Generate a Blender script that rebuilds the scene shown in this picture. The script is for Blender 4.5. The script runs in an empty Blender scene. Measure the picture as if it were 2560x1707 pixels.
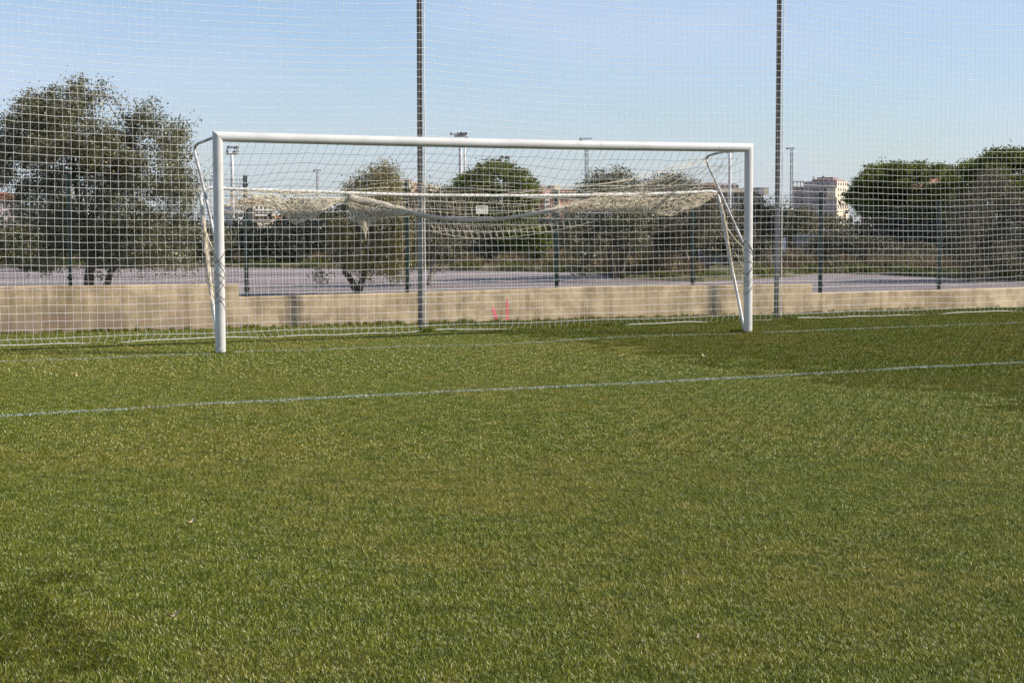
import bpy, math, random
import numpy as np
from mathutils import Matrix, Vector

random.seed(7)
rng = np.random.default_rng(11)
scene = bpy.context.scene
COL = scene.collection

# ------------------------------------------------------------------ camera
F_PX, YAW, PITCH, ROLL = 4452.417, 0.488519, -0.064930, -0.003931
CAM = np.array([-10.39806, -19.75569, 1.46706])
W0, H0 = 2560.0, 1707.0
_f = np.array([math.sin(YAW) * math.cos(PITCH), math.cos(YAW) * math.cos(PITCH), math.sin(PITCH)])
_r = np.array([math.cos(YAW), -math.sin(YAW), 0.0])
_u = np.cross(_r, _f)
RGT = math.cos(ROLL) * _r + math.sin(ROLL) * _u
UPV = -math.sin(ROLL) * _r + math.cos(ROLL) * _u
FWD = _f
cam_data = bpy.data.cameras.new("camera")
cam = bpy.data.objects.new("camera", cam_data)
COL.objects.link(cam)
cam_data.sensor_width = 36.0
cam_data.lens = F_PX / W0 * 36.0
cam_data.clip_start = 0.1
cam_data.clip_end = 8000.0
M = Matrix(((RGT[0], UPV[0], -FWD[0], CAM[0]), (RGT[1], UPV[1], -FWD[1], CAM[1]),
            (RGT[2], UPV[2], -FWD[2], CAM[2]), (0, 0, 0, 1)))
cam.matrix_world = M
scene.camera = cam

# ------------------------------------------------------------------ light
SUN = Vector((3.4, -1.77, 2.55)).normalized()
EXPOSURE = 0.6
SKY_STRENGTH = 0.091
SUN_STRENGTH = 4.5
world = bpy.data.worlds.new("World")
scene.world = world
world.use_nodes = True
wn, wl = world.node_tree.nodes, world.node_tree.links
wn.clear()
sky = wn.new('ShaderNodeTexSky')
sky.sky_type = 'NISHITA'
sky.sun_disc = False
sky.sun_elevation = math.asin(SUN.z)
sky.sun_rotation = math.atan2(SUN.x, SUN.y)
sky.altitude = 0
sky.air_density = 1.0
sky.dust_density = 0.6
sky.ozone_density = 3.0
bg = wn.new('ShaderNodeBackground')
bg.inputs['Strength'].default_value = SKY_STRENGTH
out = wn.new('ShaderNodeOutputWorld')
# thin high cloud: a slowly varying veil over the blue
tc = wn.new('ShaderNodeTexCoord')
mp = wn.new('ShaderNodeMapping')
mp.inputs['Scale'].default_value = (2.2, 2.2, 7.0)
mp.inputs['Rotation'].default_value = (0.1, 0.35, 1.4)
nz = wn.new('ShaderNodeTexNoise')
nz.inputs['Scale'].default_value = 1.6
nz.inputs['Detail'].default_value = 5
nz.inputs['Roughness'].default_value = 0.5
rp = wn.new('ShaderNodeValToRGB')
rp.color_ramp.elements[0].position = 0.42
rp.color_ramp.elements[0].color = (0.20, 0.20, 0.20, 1)
rp.color_ramp.elements[1].position = 0.78
rp.color_ramp.elements[1].color = (0.80, 0.80, 0.80, 1)
mixc = wn.new('ShaderNodeMix')
mixc.data_type = 'RGBA'
mixc.inputs[7].default_value = (4.75, 5.35, 6.8, 1)
wl.new(tc.outputs['Generated'], mp.inputs['Vector'])
wl.new(mp.outputs['Vector'], nz.inputs['Vector'])
wl.new(nz.outputs[0], rp.inputs[0])
wl.new(rp.outputs[0], mixc.inputs[0])
tint = wn.new('ShaderNodeMix')
tint.data_type = 'RGBA'
tint.blend_type = 'MULTIPLY'
tint.inputs[0].default_value = 1.0
tint.inputs[7].default_value = (0.93, 0.99, 1.12, 1)
wl.new(sky.outputs[0], tint.inputs[6])
wl.new(tint.outputs[2], mixc.inputs[6])
wl.new(mixc.outputs[2], bg.inputs['Color'])
wl.new(bg.outputs[0], out.inputs[0])
sd = bpy.data.lights.new("sun", 'SUN')
sd.energy = SUN_STRENGTH
sd.angle = math.radians(0.5)
sd.color = (1.0, 0.93, 0.82)
so = bpy.data.objects.new("sun", sd)
COL.objects.link(so)
so.rotation_euler = SUN.to_track_quat('Z', 'Y').to_euler()
scene.view_settings.view_transform = 'Standard'
scene.view_settings.look = 'None'
scene.view_settings.exposure = EXPOSURE
scene.view_settings.gamma = 1.0
scene.view_settings.use_curve_mapping = False
try:
    scene.cycles.max_bounces = 6
    scene.cycles.diffuse_bounces = 3
    scene.cycles.glossy_bounces = 2
    scene.cycles.transmission_bounces = 3
    scene.cycles.transparent_max_bounces = 4
except Exception:
    pass


# ------------------------------------------------------------------ helpers
def ray(px, py):
    return FWD + RGT * (px - W0 / 2) / F_PX - UPV * (py - H0 / 2) / F_PX


def at(px, py, depth):
    """world point seen at photo pixel (px, py) at this distance along the view"""
    return CAM + ray(px, py) * depth


def ground_at(px, py, z=0.0):
    d = ray(px, py)
    return CAM + d * ((z - CAM[2]) / d[2])


def on_y(px, py, Y):
    d = ray(px, py)
    return CAM + d * ((Y - CAM[1]) / d[1])


class MB:
    """collects geometry for one mesh"""
    def __init__(self):
        self.v, self.f, self.n, self.a = [], [], 0, []

    def add(self, verts, faces, val=0.5):
        verts = np.asarray(verts, float).reshape(-1, 3)
        self.v.append(verts)
        faces = np.asarray(faces, int)
        self.f.append(faces + self.n)
        self.n += len(verts)
        if np.isscalar(val):
            val = np.full(len(verts), val)
        self.a.append(np.asarray(val, float))

    def box(self, c, s, rz=0.0, val=0.5):
        x, y, z = np.array(s) / 2.0
        V = np.array([[-x, -y, -z], [x, -y, -z], [x, y, -z], [-x, y, -z], [-x, -y, z], [x, -y, z], [x, y, z], [-x, y, z]])
        c_, s_ = math.cos(rz), math.sin(rz)
        V = V @ np.array([[c_, s_, 0], [-s_, c_, 0], [0, 0, 1]]) + np.array(c)
        self.add(V, [[0, 3, 2, 1], [4, 5, 6, 7], [0, 1, 5, 4], [1, 2, 6, 5], [2, 3, 7, 6], [3, 0, 4, 7]], val)

    def tube(self, pts, r, sides=6, cap=True, val=0.5):
        P = np.asarray(pts, float)
        n = len(P)
        if n < 2:
            return
        R_ = np.full(n, r, float) if np.isscalar(r) else np.asarray(r, float)
        T = np.gradient(P, axis=0)
        T /= np.linalg.norm(T, axis=1)[:, None] + 1e-12
        ref = np.array([0, 0, 1.0]) if abs(T[:, 2]).mean() < 0.8 else np.array([1.0, 0.2, 0])
        A = np.cross(T, ref)
        A /= np.linalg.norm(A, axis=1)[:, None] + 1e-12
        B = np.cross(T, A)
        th = np.arange(sides) * 2 * math.pi / sides
        V = P[:, None, :] + R_[:, None, None] * (np.cos(th)[None, :, None] * A[:, None, :] + np.sin(th)[None, :, None] * B[:, None, :])
        V = V.reshape(-1, 3)
        i = np.arange(n - 1)[:, None] * sides
        j = np.arange(sides)[None, :]
        k = (j + 1) % sides
        F = np.stack([i + j, i + k, i + sides + k, i + sides + j], -1).reshape(-1, 4)
        self.add(V, F, val)
        if cap:
            c = np.array([P[0], P[-1]])
            base = self.n
            self.add(c, np.zeros((0, 4), int), val)
            j = np.arange(sides)
            k = (j + 1) % sides
            b0 = base - len(V)
            t = np.stack([np.full(sides, base), b0 + k, b0 + j, b0 + j], -1)[:, :3]
            e = b0 + (n - 1) * sides
            t2 = np.stack([np.full(sides, base + 1), e + j, e + k], -1)
            self.f.append(t)
            self.f.append(t2)

    def build(self, name, mat, parent=None, smooth=False, attr=False):
        me = bpy.data.meshes.new(name)
        V = np.concatenate(self.v) if self.v else np.zeros((0, 3))
        me.vertices.add(len(V))
        me.vertices.foreach_set('co', V.ravel().astype(np.float32))
        loops, starts, totals = [], [], []
        s = 0
        for f in self.f:
            if len(f) == 0:
                continue
            k = f.shape[1]
            loops.append(f.ravel())
            starts.append(s + np.arange(len(f)) * k)
            totals.append(np.full(len(f), k))
            s += f.size
        loops = np.concatenate(loops)
        starts = np.concatenate(starts)
        totals = np.concatenate(totals)
        me.loops.add(len(loops))
        me.loops.foreach_set('vertex_index', loops.astype(np.int32))
        me.polygons.add(len(starts))
        me.polygons.foreach_set('loop_start', starts.astype(np.int32))
        me.polygons.foreach_set('loop_total', totals.astype(np.int32))
        me.update(calc_edges=True)
        if attr:
            at_ = me.attributes.new('rnd', 'FLOAT', 'POINT')
            at_.data.foreach_set('value', np.concatenate(self.a).astype(np.float32))
        soft = smooth or attr or name in ('mesh_netting', 'hem_rope', 'lacing_rope', 'goal_net', 'bunched_netting', 'rolled_net', 'post_tie')
        me.polygons.foreach_set('use_smooth', np.full(len(starts), soft, bool))
        me.materials.append(mat)
        o = bpy.data.objects.new(name, me)
        COL.objects.link(o)
        if parent is not None:
            o.parent = parent
            # children are built in world space: keep them there
            o.matrix_parent_inverse = parent.matrix_basis.inverted()
        return o


def tag(o, label=None, cat=None, group=None, kind=None):
    if label:
        o['label'] = label
    if cat:
        o['category'] = cat
    if group:
        o['group'] = group
    if kind:
        o['kind'] = kind
    return o


def empty(name, loc, rz=0.0):
    o = bpy.data.objects.new(name, None)
    o.empty_display_size = 0.3
    o.location = loc
    o.rotation_euler = (0, 0, rz)
    COL.objects.link(o)
    return o


def smooth_path(pts, n=8):
    P = np.asarray(pts, float)
    if len(P) < 3:
        t = np.linspace(0, 1, n + 1)[:, None]
        return P[0] * (1 - t) + P[-1] * t
    Q = np.vstack([2 * P[0] - P[1], P, 2 * P[-1] - P[-2]])
    o = []
    for i in range(1, len(Q) - 2):
        for t in np.linspace(0, 1, n, endpoint=False):
            o.append(0.5 * ((2 * Q[i]) + (-Q[i - 1] + Q[i + 1]) * t + (2 * Q[i - 1] - 5 * Q[i] + 4 * Q[i + 1] - Q[i + 2]) * t * t
                            + (-Q[i - 1] + 3 * Q[i] - 3 * Q[i + 1] + Q[i + 2]) * t ** 3))
    o.append(P[-1])
    return np.array(o)


def snoise(n, k=6):
    """smooth random sequence of length n in about -1..1"""
    m = max(2, n // k + 2)
    c = rng.normal(0, 0.6, m)
    return np.interp(np.linspace(0, m - 1, n), np.arange(m), c)


# ------------------------------------------------------------------ materials
def mat_base(name, rough=0.8, spec=0.3, metal=0.0):
    m = bpy.data.materials.new(name)
    m.use_nodes = True
    nt = m.node_tree
    b = nt.nodes['Principled BSDF']
    b.inputs['Roughness'].default_value = rough
    b.inputs['Specular IOR Level'].default_value = spec
    b.inputs['Metallic'].default_value = metal
    return m, nt, b


def N(nt, t, **kw):
    n = nt.nodes.new(t)
    for k, v in kw.items():
        setattr(n, k, v)
    return n


def noise_fac(nt, scale, detail=4, rough=0.55, coord='OBJ', stretch=(1, 1, 1)):
    if coord == 'POS':
        g = N(nt, 'ShaderNodeNewGeometry')
        src = g.outputs['Position']
    else:
        g = N(nt, 'ShaderNodeTexCoord')
        src = g.outputs['Object']
    mpn = N(nt, 'ShaderNodeMapping')
    mpn.inputs['Scale'].default_value = stretch
    nt.links.new(src, mpn.inputs['Vector'])
    n = N(nt, 'ShaderNodeTexNoise')
    n.inputs['Scale'].default_value = scale
    n.inputs['Detail'].default_value = detail
    n.inputs['Roughness'].default_value = rough
    nt.links.new(mpn.outputs[0], n.inputs['Vector'])
    return n.outputs[0]


def ramp(nt, fac, stops):
    r = N(nt, 'ShaderNodeValToRGB')
    cr = r.color_ramp
    cr.elements[0].position, cr.elements[0].color = stops[0][0], (*stops[0][1], 1)
    cr.elements[1].position, cr.elements[1].color = stops[-1][0], (*stops[-1][1], 1)
    for p, c in stops[1:-1]:
        e = cr.elements.new(p)
        e.color = (*c, 1)
    nt.links.new(fac, r.inputs[0])
    return r.outputs[0]


def mixrgb(nt, a, b, fac, mode='MIX'):
    m = N(nt, 'ShaderNodeMix', data_type='RGBA', blend_type=mode)
    for sock, val in ((m.inputs[6], a), (m.inputs[7], b)):
        if isinstance(val, tuple):
            sock.default_value = (*val, 1)
        else:
            nt.links.new(val, sock)
    if isinstance(fac, (int, float)):
        m.inputs[0].default_value = fac
    else:
        nt.links.new(fac, m.inputs[0])
    return m.outputs[2]


def bump(nt, b, h, strength, dist=0.01):
    bp = N(nt, 'ShaderNodeBump')
    bp.inputs['Strength'].default_value = strength
    bp.inputs['Distance'].default_value = dist
    nt.links.new(h, bp.inputs['Height'])
    nt.links.new(bp.outputs[0], b.inputs['Normal'])


def simple(name, c0, c1, scale=6, rough=0.8, spec=0.3, metal=0.0, lo=0.35, hi=0.65, bmp=0.0, stretch=(1, 1, 1)):
    m, nt, b = mat_base(name, rough, spec, metal)
    f = noise_fac(nt, scale, stretch=stretch)
    nt.links.new(ramp(nt, f, [(lo, c0), (hi, c1)]), b.inputs['Base Color'])
    if bmp:
        bump(nt, b, f, bmp)
    return m


def m_leaf(name, stops, trans=0.25, rough=0.5, spec=0.4):
    m, nt, b = mat_base(name, rough, spec)
    a = N(nt, 'ShaderNodeAttribute', attribute_name='rnd')
    c = ramp(nt, a.outputs['Fac'], stops)
    nt.links.new(c, b.inputs['Base Color'])
    tr = N(nt, 'ShaderNodeBsdfTranslucent')
    nt.links.new(c, tr.inputs['Color'])
    mx = N(nt, 'ShaderNodeMixShader')
    mx.inputs[0].default_value = trans
    nt.links.new(b.outputs[0], mx.inputs[1])
    nt.links.new(tr.outputs[0], mx.inputs[2])
    nt.links.new(mx.outputs[0], nt.nodes['Material Output'].inputs[0])
    return m


def m_grass():
    m, nt, b = mat_base('grass_blades', 0.5, 0.14)
    a = N(nt, 'ShaderNodeAttribute', attribute_name='rnd')
    big = noise_fac(nt, 0.42, 3, 0.5, 'POS', (1, 0.7, 0))
    mid = noise_fac(nt, 1.9, 4, 0.6, 'POS', (1, 0.8, 0))
    fin = noise_fac(nt, 9.0, 3, 0.6, 'POS', (1, 1, 0))
    green = ramp(nt, a.outputs['Fac'], [(0.0, (0.040, 0.056, 0.002)), (0.45, (0.118, 0.142, 0.006)), (0.75, (0.215, 0.228, 0.020)), (0.86, (0.38, 0.38, 0.10)), (1.0, (0.78, 0.75, 0.50))])  # palest stops carry the blade glints as colour
    dry = ramp(nt, a.outputs['Fac'], [(0.0, (0.110, 0.082, 0.006)), (0.5, (0.240, 0.195, 0.025)), (0.85, (0.40, 0.325, 0.09)), (1.0, (0.78, 0.67, 0.40))])
    ad = N(nt, 'ShaderNodeMath', operation='ADD')
    nt.links.new(big, ad.inputs[0])
    nt.links.new(mid, ad.inputs[1])
    ad2 = N(nt, 'ShaderNodeMath', operation='MULTIPLY_ADD')
    nt.links.new(fin, ad2.inputs[0])
    ad2.inputs[1].default_value = 0.55
    nt.links.new(ad.outputs[0], ad2.inputs[2])
    r = N(nt, 'ShaderNodeMapRange')
    r.inputs['From Min'].default_value = 1.18
    r.inputs['From Max'].default_value = 1.80
    nt.links.new(ad2.outputs[0], r.inputs['Value'])
    c = mixrgb(nt, green, dry, r.outputs[0])
    tuft = ramp(nt, noise_fac(nt, 5.0, 4, 0.65, 'POS', (1, 1, 0)), [(0.36, (0.66, 0.74, 0.66)), (0.52, (0.98, 1.0, 0.95)), (0.68, (1.16, 1.12, 1.08))])
    c = mixrgb(nt, c, tuft, 1.0, 'MULTIPLY')
    nt.links.new(c, b.inputs['Base Color'])
    tr = N(nt, 'ShaderNodeBsdfTranslucent')
    nt.links.new(c, tr.inputs['Color'])
    mx = N(nt, 'ShaderNodeMixShader')
    mx.inputs[0].default_value = 0.18
    nt.links.new(b.outputs[0], mx.inputs[1])
    nt.links.new(tr.outputs[0], mx.inputs[2])
    nt.links.new(mx.outputs[0], nt.nodes['Material Output'].inputs[0])
    return m


def m_wall():
    m, nt, b = mat_base('wall_concrete', 0.9, 0.15)
    c = ramp(nt, noise_fac(nt, 0.9, 5, 0.6, 'POS'), [(0.3, (0.47, 0.350, 0.215)), (0.5, (0.64, 0.490, 0.305)), (0.72, (0.74, 0.585, 0.375))])
    s = ramp(nt, noise_fac(nt, 2.3, 8, 0.72, 'POS', (1, 1, 1.1)), [(0.45, (1, 1, 1)), (0.60, (0.60, 0.57, 0.53))])
    c = mixrgb(nt, c, s, 0.8, 'MULTIPLY')
    v = ramp(nt, noise_fac(nt, 5.0, 5, 0.65, 'POS', (1, 1, 0.10)), [(0.46, (1, 1, 1)), (0.66, (0.60, 0.57, 0.52))])
    c = mixrgb(nt, c, v, 0.85, 'MULTIPLY')
    # damp, reddish band above the ground, stronger to the left
    g = N(nt, 'ShaderNodeNewGeometry')
    sp = N(nt, 'ShaderNodeSeparateXYZ')
    nt.links.new(g.outputs['Position'], sp.inputs[0])
    mz = N(nt, 'ShaderNodeMapRange')
    mz.inputs['From Min'].default_value = 0.34
    mz.inputs['From Max'].default_value = 0.14
    nt.links.new(sp.outputs['Z'], mz.inputs['Value'])
    mxx = N(nt, 'ShaderNodeMapRange')
    mxx.inputs['From Min'].default_value = -1.0
    mxx.inputs['From Max'].default_value = -3.0
    nt.links.new(sp.outputs['X'], mxx.inputs['Value'])
    mm = N(nt, 'ShaderNodeMath', operation='MULTIPLY')
    nt.links.new(mz.outputs[0], mm.inputs[0])
    nt.links.new(mxx.outputs[0], mm.inputs[1])
    nn = N(nt, 'ShaderNodeMapRange')
    nn.inputs['From Min'].default_value = 0.25
    nn.inputs['From Max'].default_value = 0.55
    nt.links.new(noise_fac(nt, 1.6, 4, 0.6, 'POS', (1, 1, 1.5)), nn.inputs['Value'])
    m2 = N(nt, 'ShaderNodeMath', operation='MULTIPLY')
    nt.links.new(mm.outputs[0], m2.inputs[0])
    nt.links.new(nn.outputs[0], m2.inputs[1])
    m3 = N(nt, 'ShaderNodeMath', operation='MULTIPLY')
    nt.links.new(m2.outputs[0], m3.inputs[0])
    m3.inputs[1].default_value = 0.75
    c = mixrgb(nt, c, (0.30, 0.205, 0.145), m3.outputs[0])
    nt.links.new(c, b.inputs['Base Color'])
    bump(nt, b, noise_fac(nt, 14, 6, 0.7, 'POS'), 0.4, 0.01)
    return m


def m_asphalt():
    m, nt, b = mat_base('asphalt', 0.9, 0.2)
    a = ramp(nt, noise_fac(nt, 0.5, 5, 0.6, 'POS', (1, 3, 1)), [(0.3, (0.21, 0.175, 0.168)), (0.7, (0.31, 0.258, 0.245))])
    g = ramp(nt, noise_fac(nt, 7, 8, 0.8, 'POS', (1, 1, 1)), [(0.38, (0.72, 0.72, 0.72)), (0.62, (1.15, 1.15, 1.15))])
    nt.links.new(mixrgb(nt, a, g, 1.0, 'MULTIPLY'), b.inputs['Base Color'])
    bump(nt, b, noise_fac(nt, 80, 3, 0.7, 'POS'), 0.3, 0.005)
    return m


def m_terrain():
    m, nt, b = mat_base('dry_terrain', 0.95, 0.1)
    a = ramp(nt, noise_fac(nt, 0.12, 6, 0.6, 'POS'), [(0.3, (0.08, 0.085, 0.035)), (0.5, (0.13, 0.11, 0.06)), (0.7, (0.19, 0.15, 0.09))])
    nt.links.new(a, b.inputs['Base Color'])
    return m


def m_soil():
    m, nt, b = mat_base('turf_soil', 0.95, 0.1)
    a = ramp(nt, noise_fac(nt, 20, 5, 0.7, 'POS'), [(0.3, (0.048, 0.052, 0.008)), (0.7, (0.115, 0.110, 0.028))])
    nt.links.new(a, b.inputs['Base Color'])
    return m


def m_paint():
    m, nt, b = mat_base('white_paint', 0.32, 0.5)
    a = ramp(nt, noise_fac(nt, 3.0, 6, 0.6, 'POS'), [(0.3, (0.50, 0.485, 0.45)), (0.6, (0.60, 0.585, 0.55))])
    s = ramp(nt, noise_fac(nt, 22, 5, 0.7, 'POS', (1, 1, 0.5)), [(0.61, (1, 1, 1)), (0.68, (0.58, 0.56, 0.52))])
    c = mixrgb(nt, a, s, 0.6, 'MULTIPLY')
    # scuffs and soil splash on the lowest part of the posts
    g = N(nt, 'ShaderNodeNewGeometry')
    sp = N(nt, 'ShaderNodeSeparateXYZ')
    nt.links.new(g.outputs['Position'], sp.inputs[0])
    mz = N(nt, 'ShaderNodeMapRange')
    mz.inputs['From Min'].default_value = 0.35
    mz.inputs['From Max'].default_value = 0.0
    nt.links.new(sp.outputs['Z'], mz.inputs['Value'])
    nn = N(nt, 'ShaderNodeMapRange')
    nn.inputs['From Min'].default_value = 0.5
    nn.inputs['From Max'].default_value = 0.64
    nt.links.new(noise_fac(nt, 30, 4, 0.7, 'POS'), nn.inputs['Value'])
    mm = N(nt, 'ShaderNodeMath', operation='MULTIPLY')
    nt.links.new(mz.outputs[0], mm.inputs[0])
    nt.links.new(nn.outputs[0], mm.inputs[1])
    c = mixrgb(nt, c, (0.30, 0.27, 0.19), mm.outputs[0])
    nt.links.new(c, b.inputs['Base Color'])
    return m


MAT = {}
MAT['grass'] = m_grass()
MAT['wall'] = m_wall()
MAT['asphalt'] = m_asphalt()
MAT['terrain'] = m_terrain()
MAT['soil'] = m_soil()
MAT['paint'] = m_paint()
MAT['tube'] = simple('old_white_tube', (0.55, 0.54, 0.52), (0.76, 0.75, 0.72), 9, 0.45, 0.4)
MAT['cord'] = simple('net_cord', (0.68, 0.655, 0.61), (0.93, 0.91, 0.87), 22, 0.8, 0.2)
MAT['goalcord'] = simple('weathered_cord', (0.58, 0.49, 0.36), (0.84, 0.76, 0.60), 7, 0.85, 0.15)
MAT['roll'] = simple('rolled_cord', (0.50, 0.44, 0.36), (0.74, 0.66, 0.54), 60, 0.9, 0.1, bmp=0.6, stretch=(1, 4, 4))
MAT['tiecord'] = simple('dirty_tie_cord', (0.20, 0.17, 0.13), (0.34, 0.29, 0.22), 30, 0.9, 0.1)
MAT['hem'] = simple('hem_rope', (0.72, 0.71, 0.66), (0.82, 0.81, 0.76), 20, 0.7, 0.2)
MAT['oldtube'] = simple('chipped_grey_white_tube', (0.30, 0.285, 0.26), (0.56, 0.545, 0.52), 7, 0.5, 0.4, lo=0.42, hi=0.56)
MAT['galv'] = simple('weathered_steel', (0.13, 0.115, 0.095), (0.22, 0.20, 0.175), 5, 0.5, 0.5, 0.35, stretch=(1, 1, 0.25))
m_, nt_, b_ = mat_base('weathered_pole_steel', 0.5, 0.45)
g_ = N(nt_, 'ShaderNodeNewGeometry')
s_ = N(nt_, 'ShaderNodeSeparateXYZ')
nt_.links.new(g_.outputs['Position'], s_.inputs[0])
mr_ = N(nt_, 'ShaderNodeMapRange')
mr_.inputs['From Min'].default_value = 1.6
mr_.inputs['From Max'].default_value = 2.5
nt_.links.new(s_.outputs['Z'], mr_.inputs['Value'])
c_ = mixrgb(nt_, (0.235, 0.225, 0.205), (0.135, 0.105, 0.082), mr_.outputs[0])
c_ = mixrgb(nt_, c_, ramp(nt_, noise_fac(nt_, 6, 5, 0.6, 'POS', (1, 1, 0.3)), [(0.35, (0.8, 0.8, 0.8)), (0.65, (1.2, 1.2, 1.2))]), 1.0, 'MULTIPLY')
nt_.links.new(c_, b_.inputs['Base Color'])
MAT['pole'] = m_
MAT['green'] = simple('green_post_paint', (0.005, 0.018, 0.014), (0.009, 0.028, 0.022), 8, 0.4, 0.45)
MAT['wire'] = simple('green_wire', (0.010, 0.030, 0.022), (0.018, 0.042, 0.032), 8, 0.5, 0.4)
MAT['pink'] = simple('pink_spray_paint', (0.80, 0.15, 0.165), (0.92, 0.23, 0.24), 12, 0.8, 0.2)
MAT['signm'] = simple('pale_sign', (0.55, 0.55, 0.45), (0.68, 0.67, 0.56), 20, 0.5, 0.3)
MAT['ink'] = simple('dark_ink', (0.03, 0.03, 0.025), (0.05, 0.05, 0.04), 10, 0.6, 0.2)
MAT['line'] = m_leaf('painted_blades', [(0.0, (0.16, 0.21, 0.11)), (0.45, (0.36, 0.42, 0.34)), (1.0, (0.66, 0.70, 0.66))], 0.15, 0.7, 0.2)
MAT['bark'] = simple('olive_bark', (0.070, 0.055, 0.042), (0.17, 0.14, 0.11), 9, 0.95, 0.1, bmp=0.5, stretch=(1, 1, 0.3))
MAT['palebark'] = simple('pale_bare_wood', (0.24, 0.19, 0.15), (0.42, 0.35, 0.29), 12, 0.9, 0.1)
MAT['shaded'] = m_leaf('shaded_green_leaves', [(0, (0.014, 0.016, 0.008)), (0.6, (0.040, 0.042, 0.022)), (1, (0.10, 0.10, 0.06))], 0.12, 0.5, 0.35)  # shade from neighbouring bushes is put into this darker leaf colour
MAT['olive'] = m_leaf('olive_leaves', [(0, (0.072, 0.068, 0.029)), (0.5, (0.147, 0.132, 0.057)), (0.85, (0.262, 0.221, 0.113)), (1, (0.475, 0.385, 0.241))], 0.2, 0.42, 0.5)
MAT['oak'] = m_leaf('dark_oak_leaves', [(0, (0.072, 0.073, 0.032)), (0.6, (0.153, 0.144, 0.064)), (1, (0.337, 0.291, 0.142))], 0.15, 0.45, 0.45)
MAT['lit'] = m_leaf('sunlit_olive_leaves', [(0, (0.106, 0.090, 0.023)), (0.6, (0.221, 0.187, 0.057)), (1, (0.461, 0.365, 0.137))], 0.25, 0.45, 0.45)  # sunlit yellow-green is put into the olive leaf colour
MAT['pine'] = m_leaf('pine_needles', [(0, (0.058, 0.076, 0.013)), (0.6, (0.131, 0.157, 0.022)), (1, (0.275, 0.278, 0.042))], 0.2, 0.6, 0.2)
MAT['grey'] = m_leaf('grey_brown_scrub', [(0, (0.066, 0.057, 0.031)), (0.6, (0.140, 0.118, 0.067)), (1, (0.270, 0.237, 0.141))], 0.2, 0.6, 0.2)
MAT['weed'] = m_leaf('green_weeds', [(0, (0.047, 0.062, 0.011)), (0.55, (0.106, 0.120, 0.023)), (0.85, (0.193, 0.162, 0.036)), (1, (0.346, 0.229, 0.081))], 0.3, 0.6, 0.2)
MAT['straw'] = m_leaf('dry_straw', [(0, (0.10, 0.070, 0.030)), (0.6, (0.20, 0.145, 0.07)), (1, (0.34, 0.26, 0.14))], 0.25, 0.7, 0.2)
MAT['deadleaf'] = simple('dead_leaf', (0.40, 0.27, 0.15), (0.62, 0.46, 0.30), 40, 0.6, 0.3)
MAT['yelleaf'] = simple('pale_straw_leaf', (0.50, 0.42, 0.20), (0.66, 0.58, 0.34), 40, 0.6, 0.3)
MAT['salmon'] = simple('salmon_render', (0.46, 0.24, 0.16), (0.54, 0.30, 0.21), 0.3, 0.9, 0.1)
MAT['cream'] = simple('cream_render', (0.62, 0.52, 0.38), (0.70, 0.60, 0.46), 0.3, 0.9, 0.1)
MAT['white'] = simple('white_render', (0.66, 0.64, 0.61), (0.76, 0.74, 0.70), 0.3, 0.9, 0.1)
MAT['pinkwall'] = simple('pink_render', (0.46, 0.37, 0.36), (0.54, 0.44, 0.43), 0.3, 0.9, 0.1)
MAT['rooft'] = simple('red_roof', (0.30, 0.13, 0.085), (0.40, 0.19, 0.13), 0.5, 0.9, 0.1)
MAT['pinkroof'] = simple('faded_brown_roof', (0.26, 0.17, 0.15), (0.34, 0.24, 0.21), 0.5, 0.9, 0.1)
MAT['greybox'] = simple('grey_render', (0.30, 0.28, 0.26), (0.38, 0.36, 0.34), 0.4, 0.9, 0.1)
MAT['glass'] = simple('window_glass', (0.06, 0.06, 0.065), (0.10, 0.10, 0.11), 0.5, 0.2, 0.5)
MAT['mast'] = simple('mast_white', (0.60, 0.56, 0.54), (0.72, 0.69, 0.66), 2, 0.6, 0.3)
MAT['lattice'] = simple('lattice_steel', (0.32, 0.30, 0.29), (0.44, 0.42, 0.40), 2, 0.6, 0.4)
MAT['lampdark'] = simple('lamp_housing', (0.16, 0.16, 0.16), (0.28, 0.28, 0.28), 2, 0.5, 0.4)
MAT['bluegrey'] = simple('blue_grey_metal', (0.13, 0.15, 0.19), (0.19, 0.21, 0.26), 3, 0.6, 0.3)
MAT['plastic'] = simple('white_plastic', (0.66, 0.65, 0.62), (0.82, 0.81, 0.79), 9, 0.5, 0.3)
MAT['brick_and_shade'] = simple('brick_and_shaded_salmon', (0.34, 0.17, 0.11), (0.44, 0.24, 0.16), 4, 0.9, 0.1)  # red-brown walls, and salmon darkened in colour where it lies in shade


# ------------------------------------------------------------------ ground
def wall_y(x):
    return 5.907 - 0.093 * x


def sheet(name, X, Y, Z, mat, kind='structure'):
    nx, ny = X.shape[1], X.shape[0]
    mb = MB()
    i = np.arange(ny - 1)[:, None] * nx
    j = np.arange(nx - 1)[None, :]
    F = np.stack([i + j, i + j + 1, i + j + nx + 1, i + j + nx], -1).reshape(-1, 4)
    mb.add(np.stack([X.ravel(), Y.ravel(), Z.ravel()], -1), F)
    return tag(mb.build(name, mat), kind=kind)


g = np.array([-4000, -600, -120, -40, 0, 40, 120, 600, 4000.0])
X, Y = np.meshgrid(g, g)
terr = sheet('terrain', X, Y, np.full_like(X, -0.16), MAT['terrain'])

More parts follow.
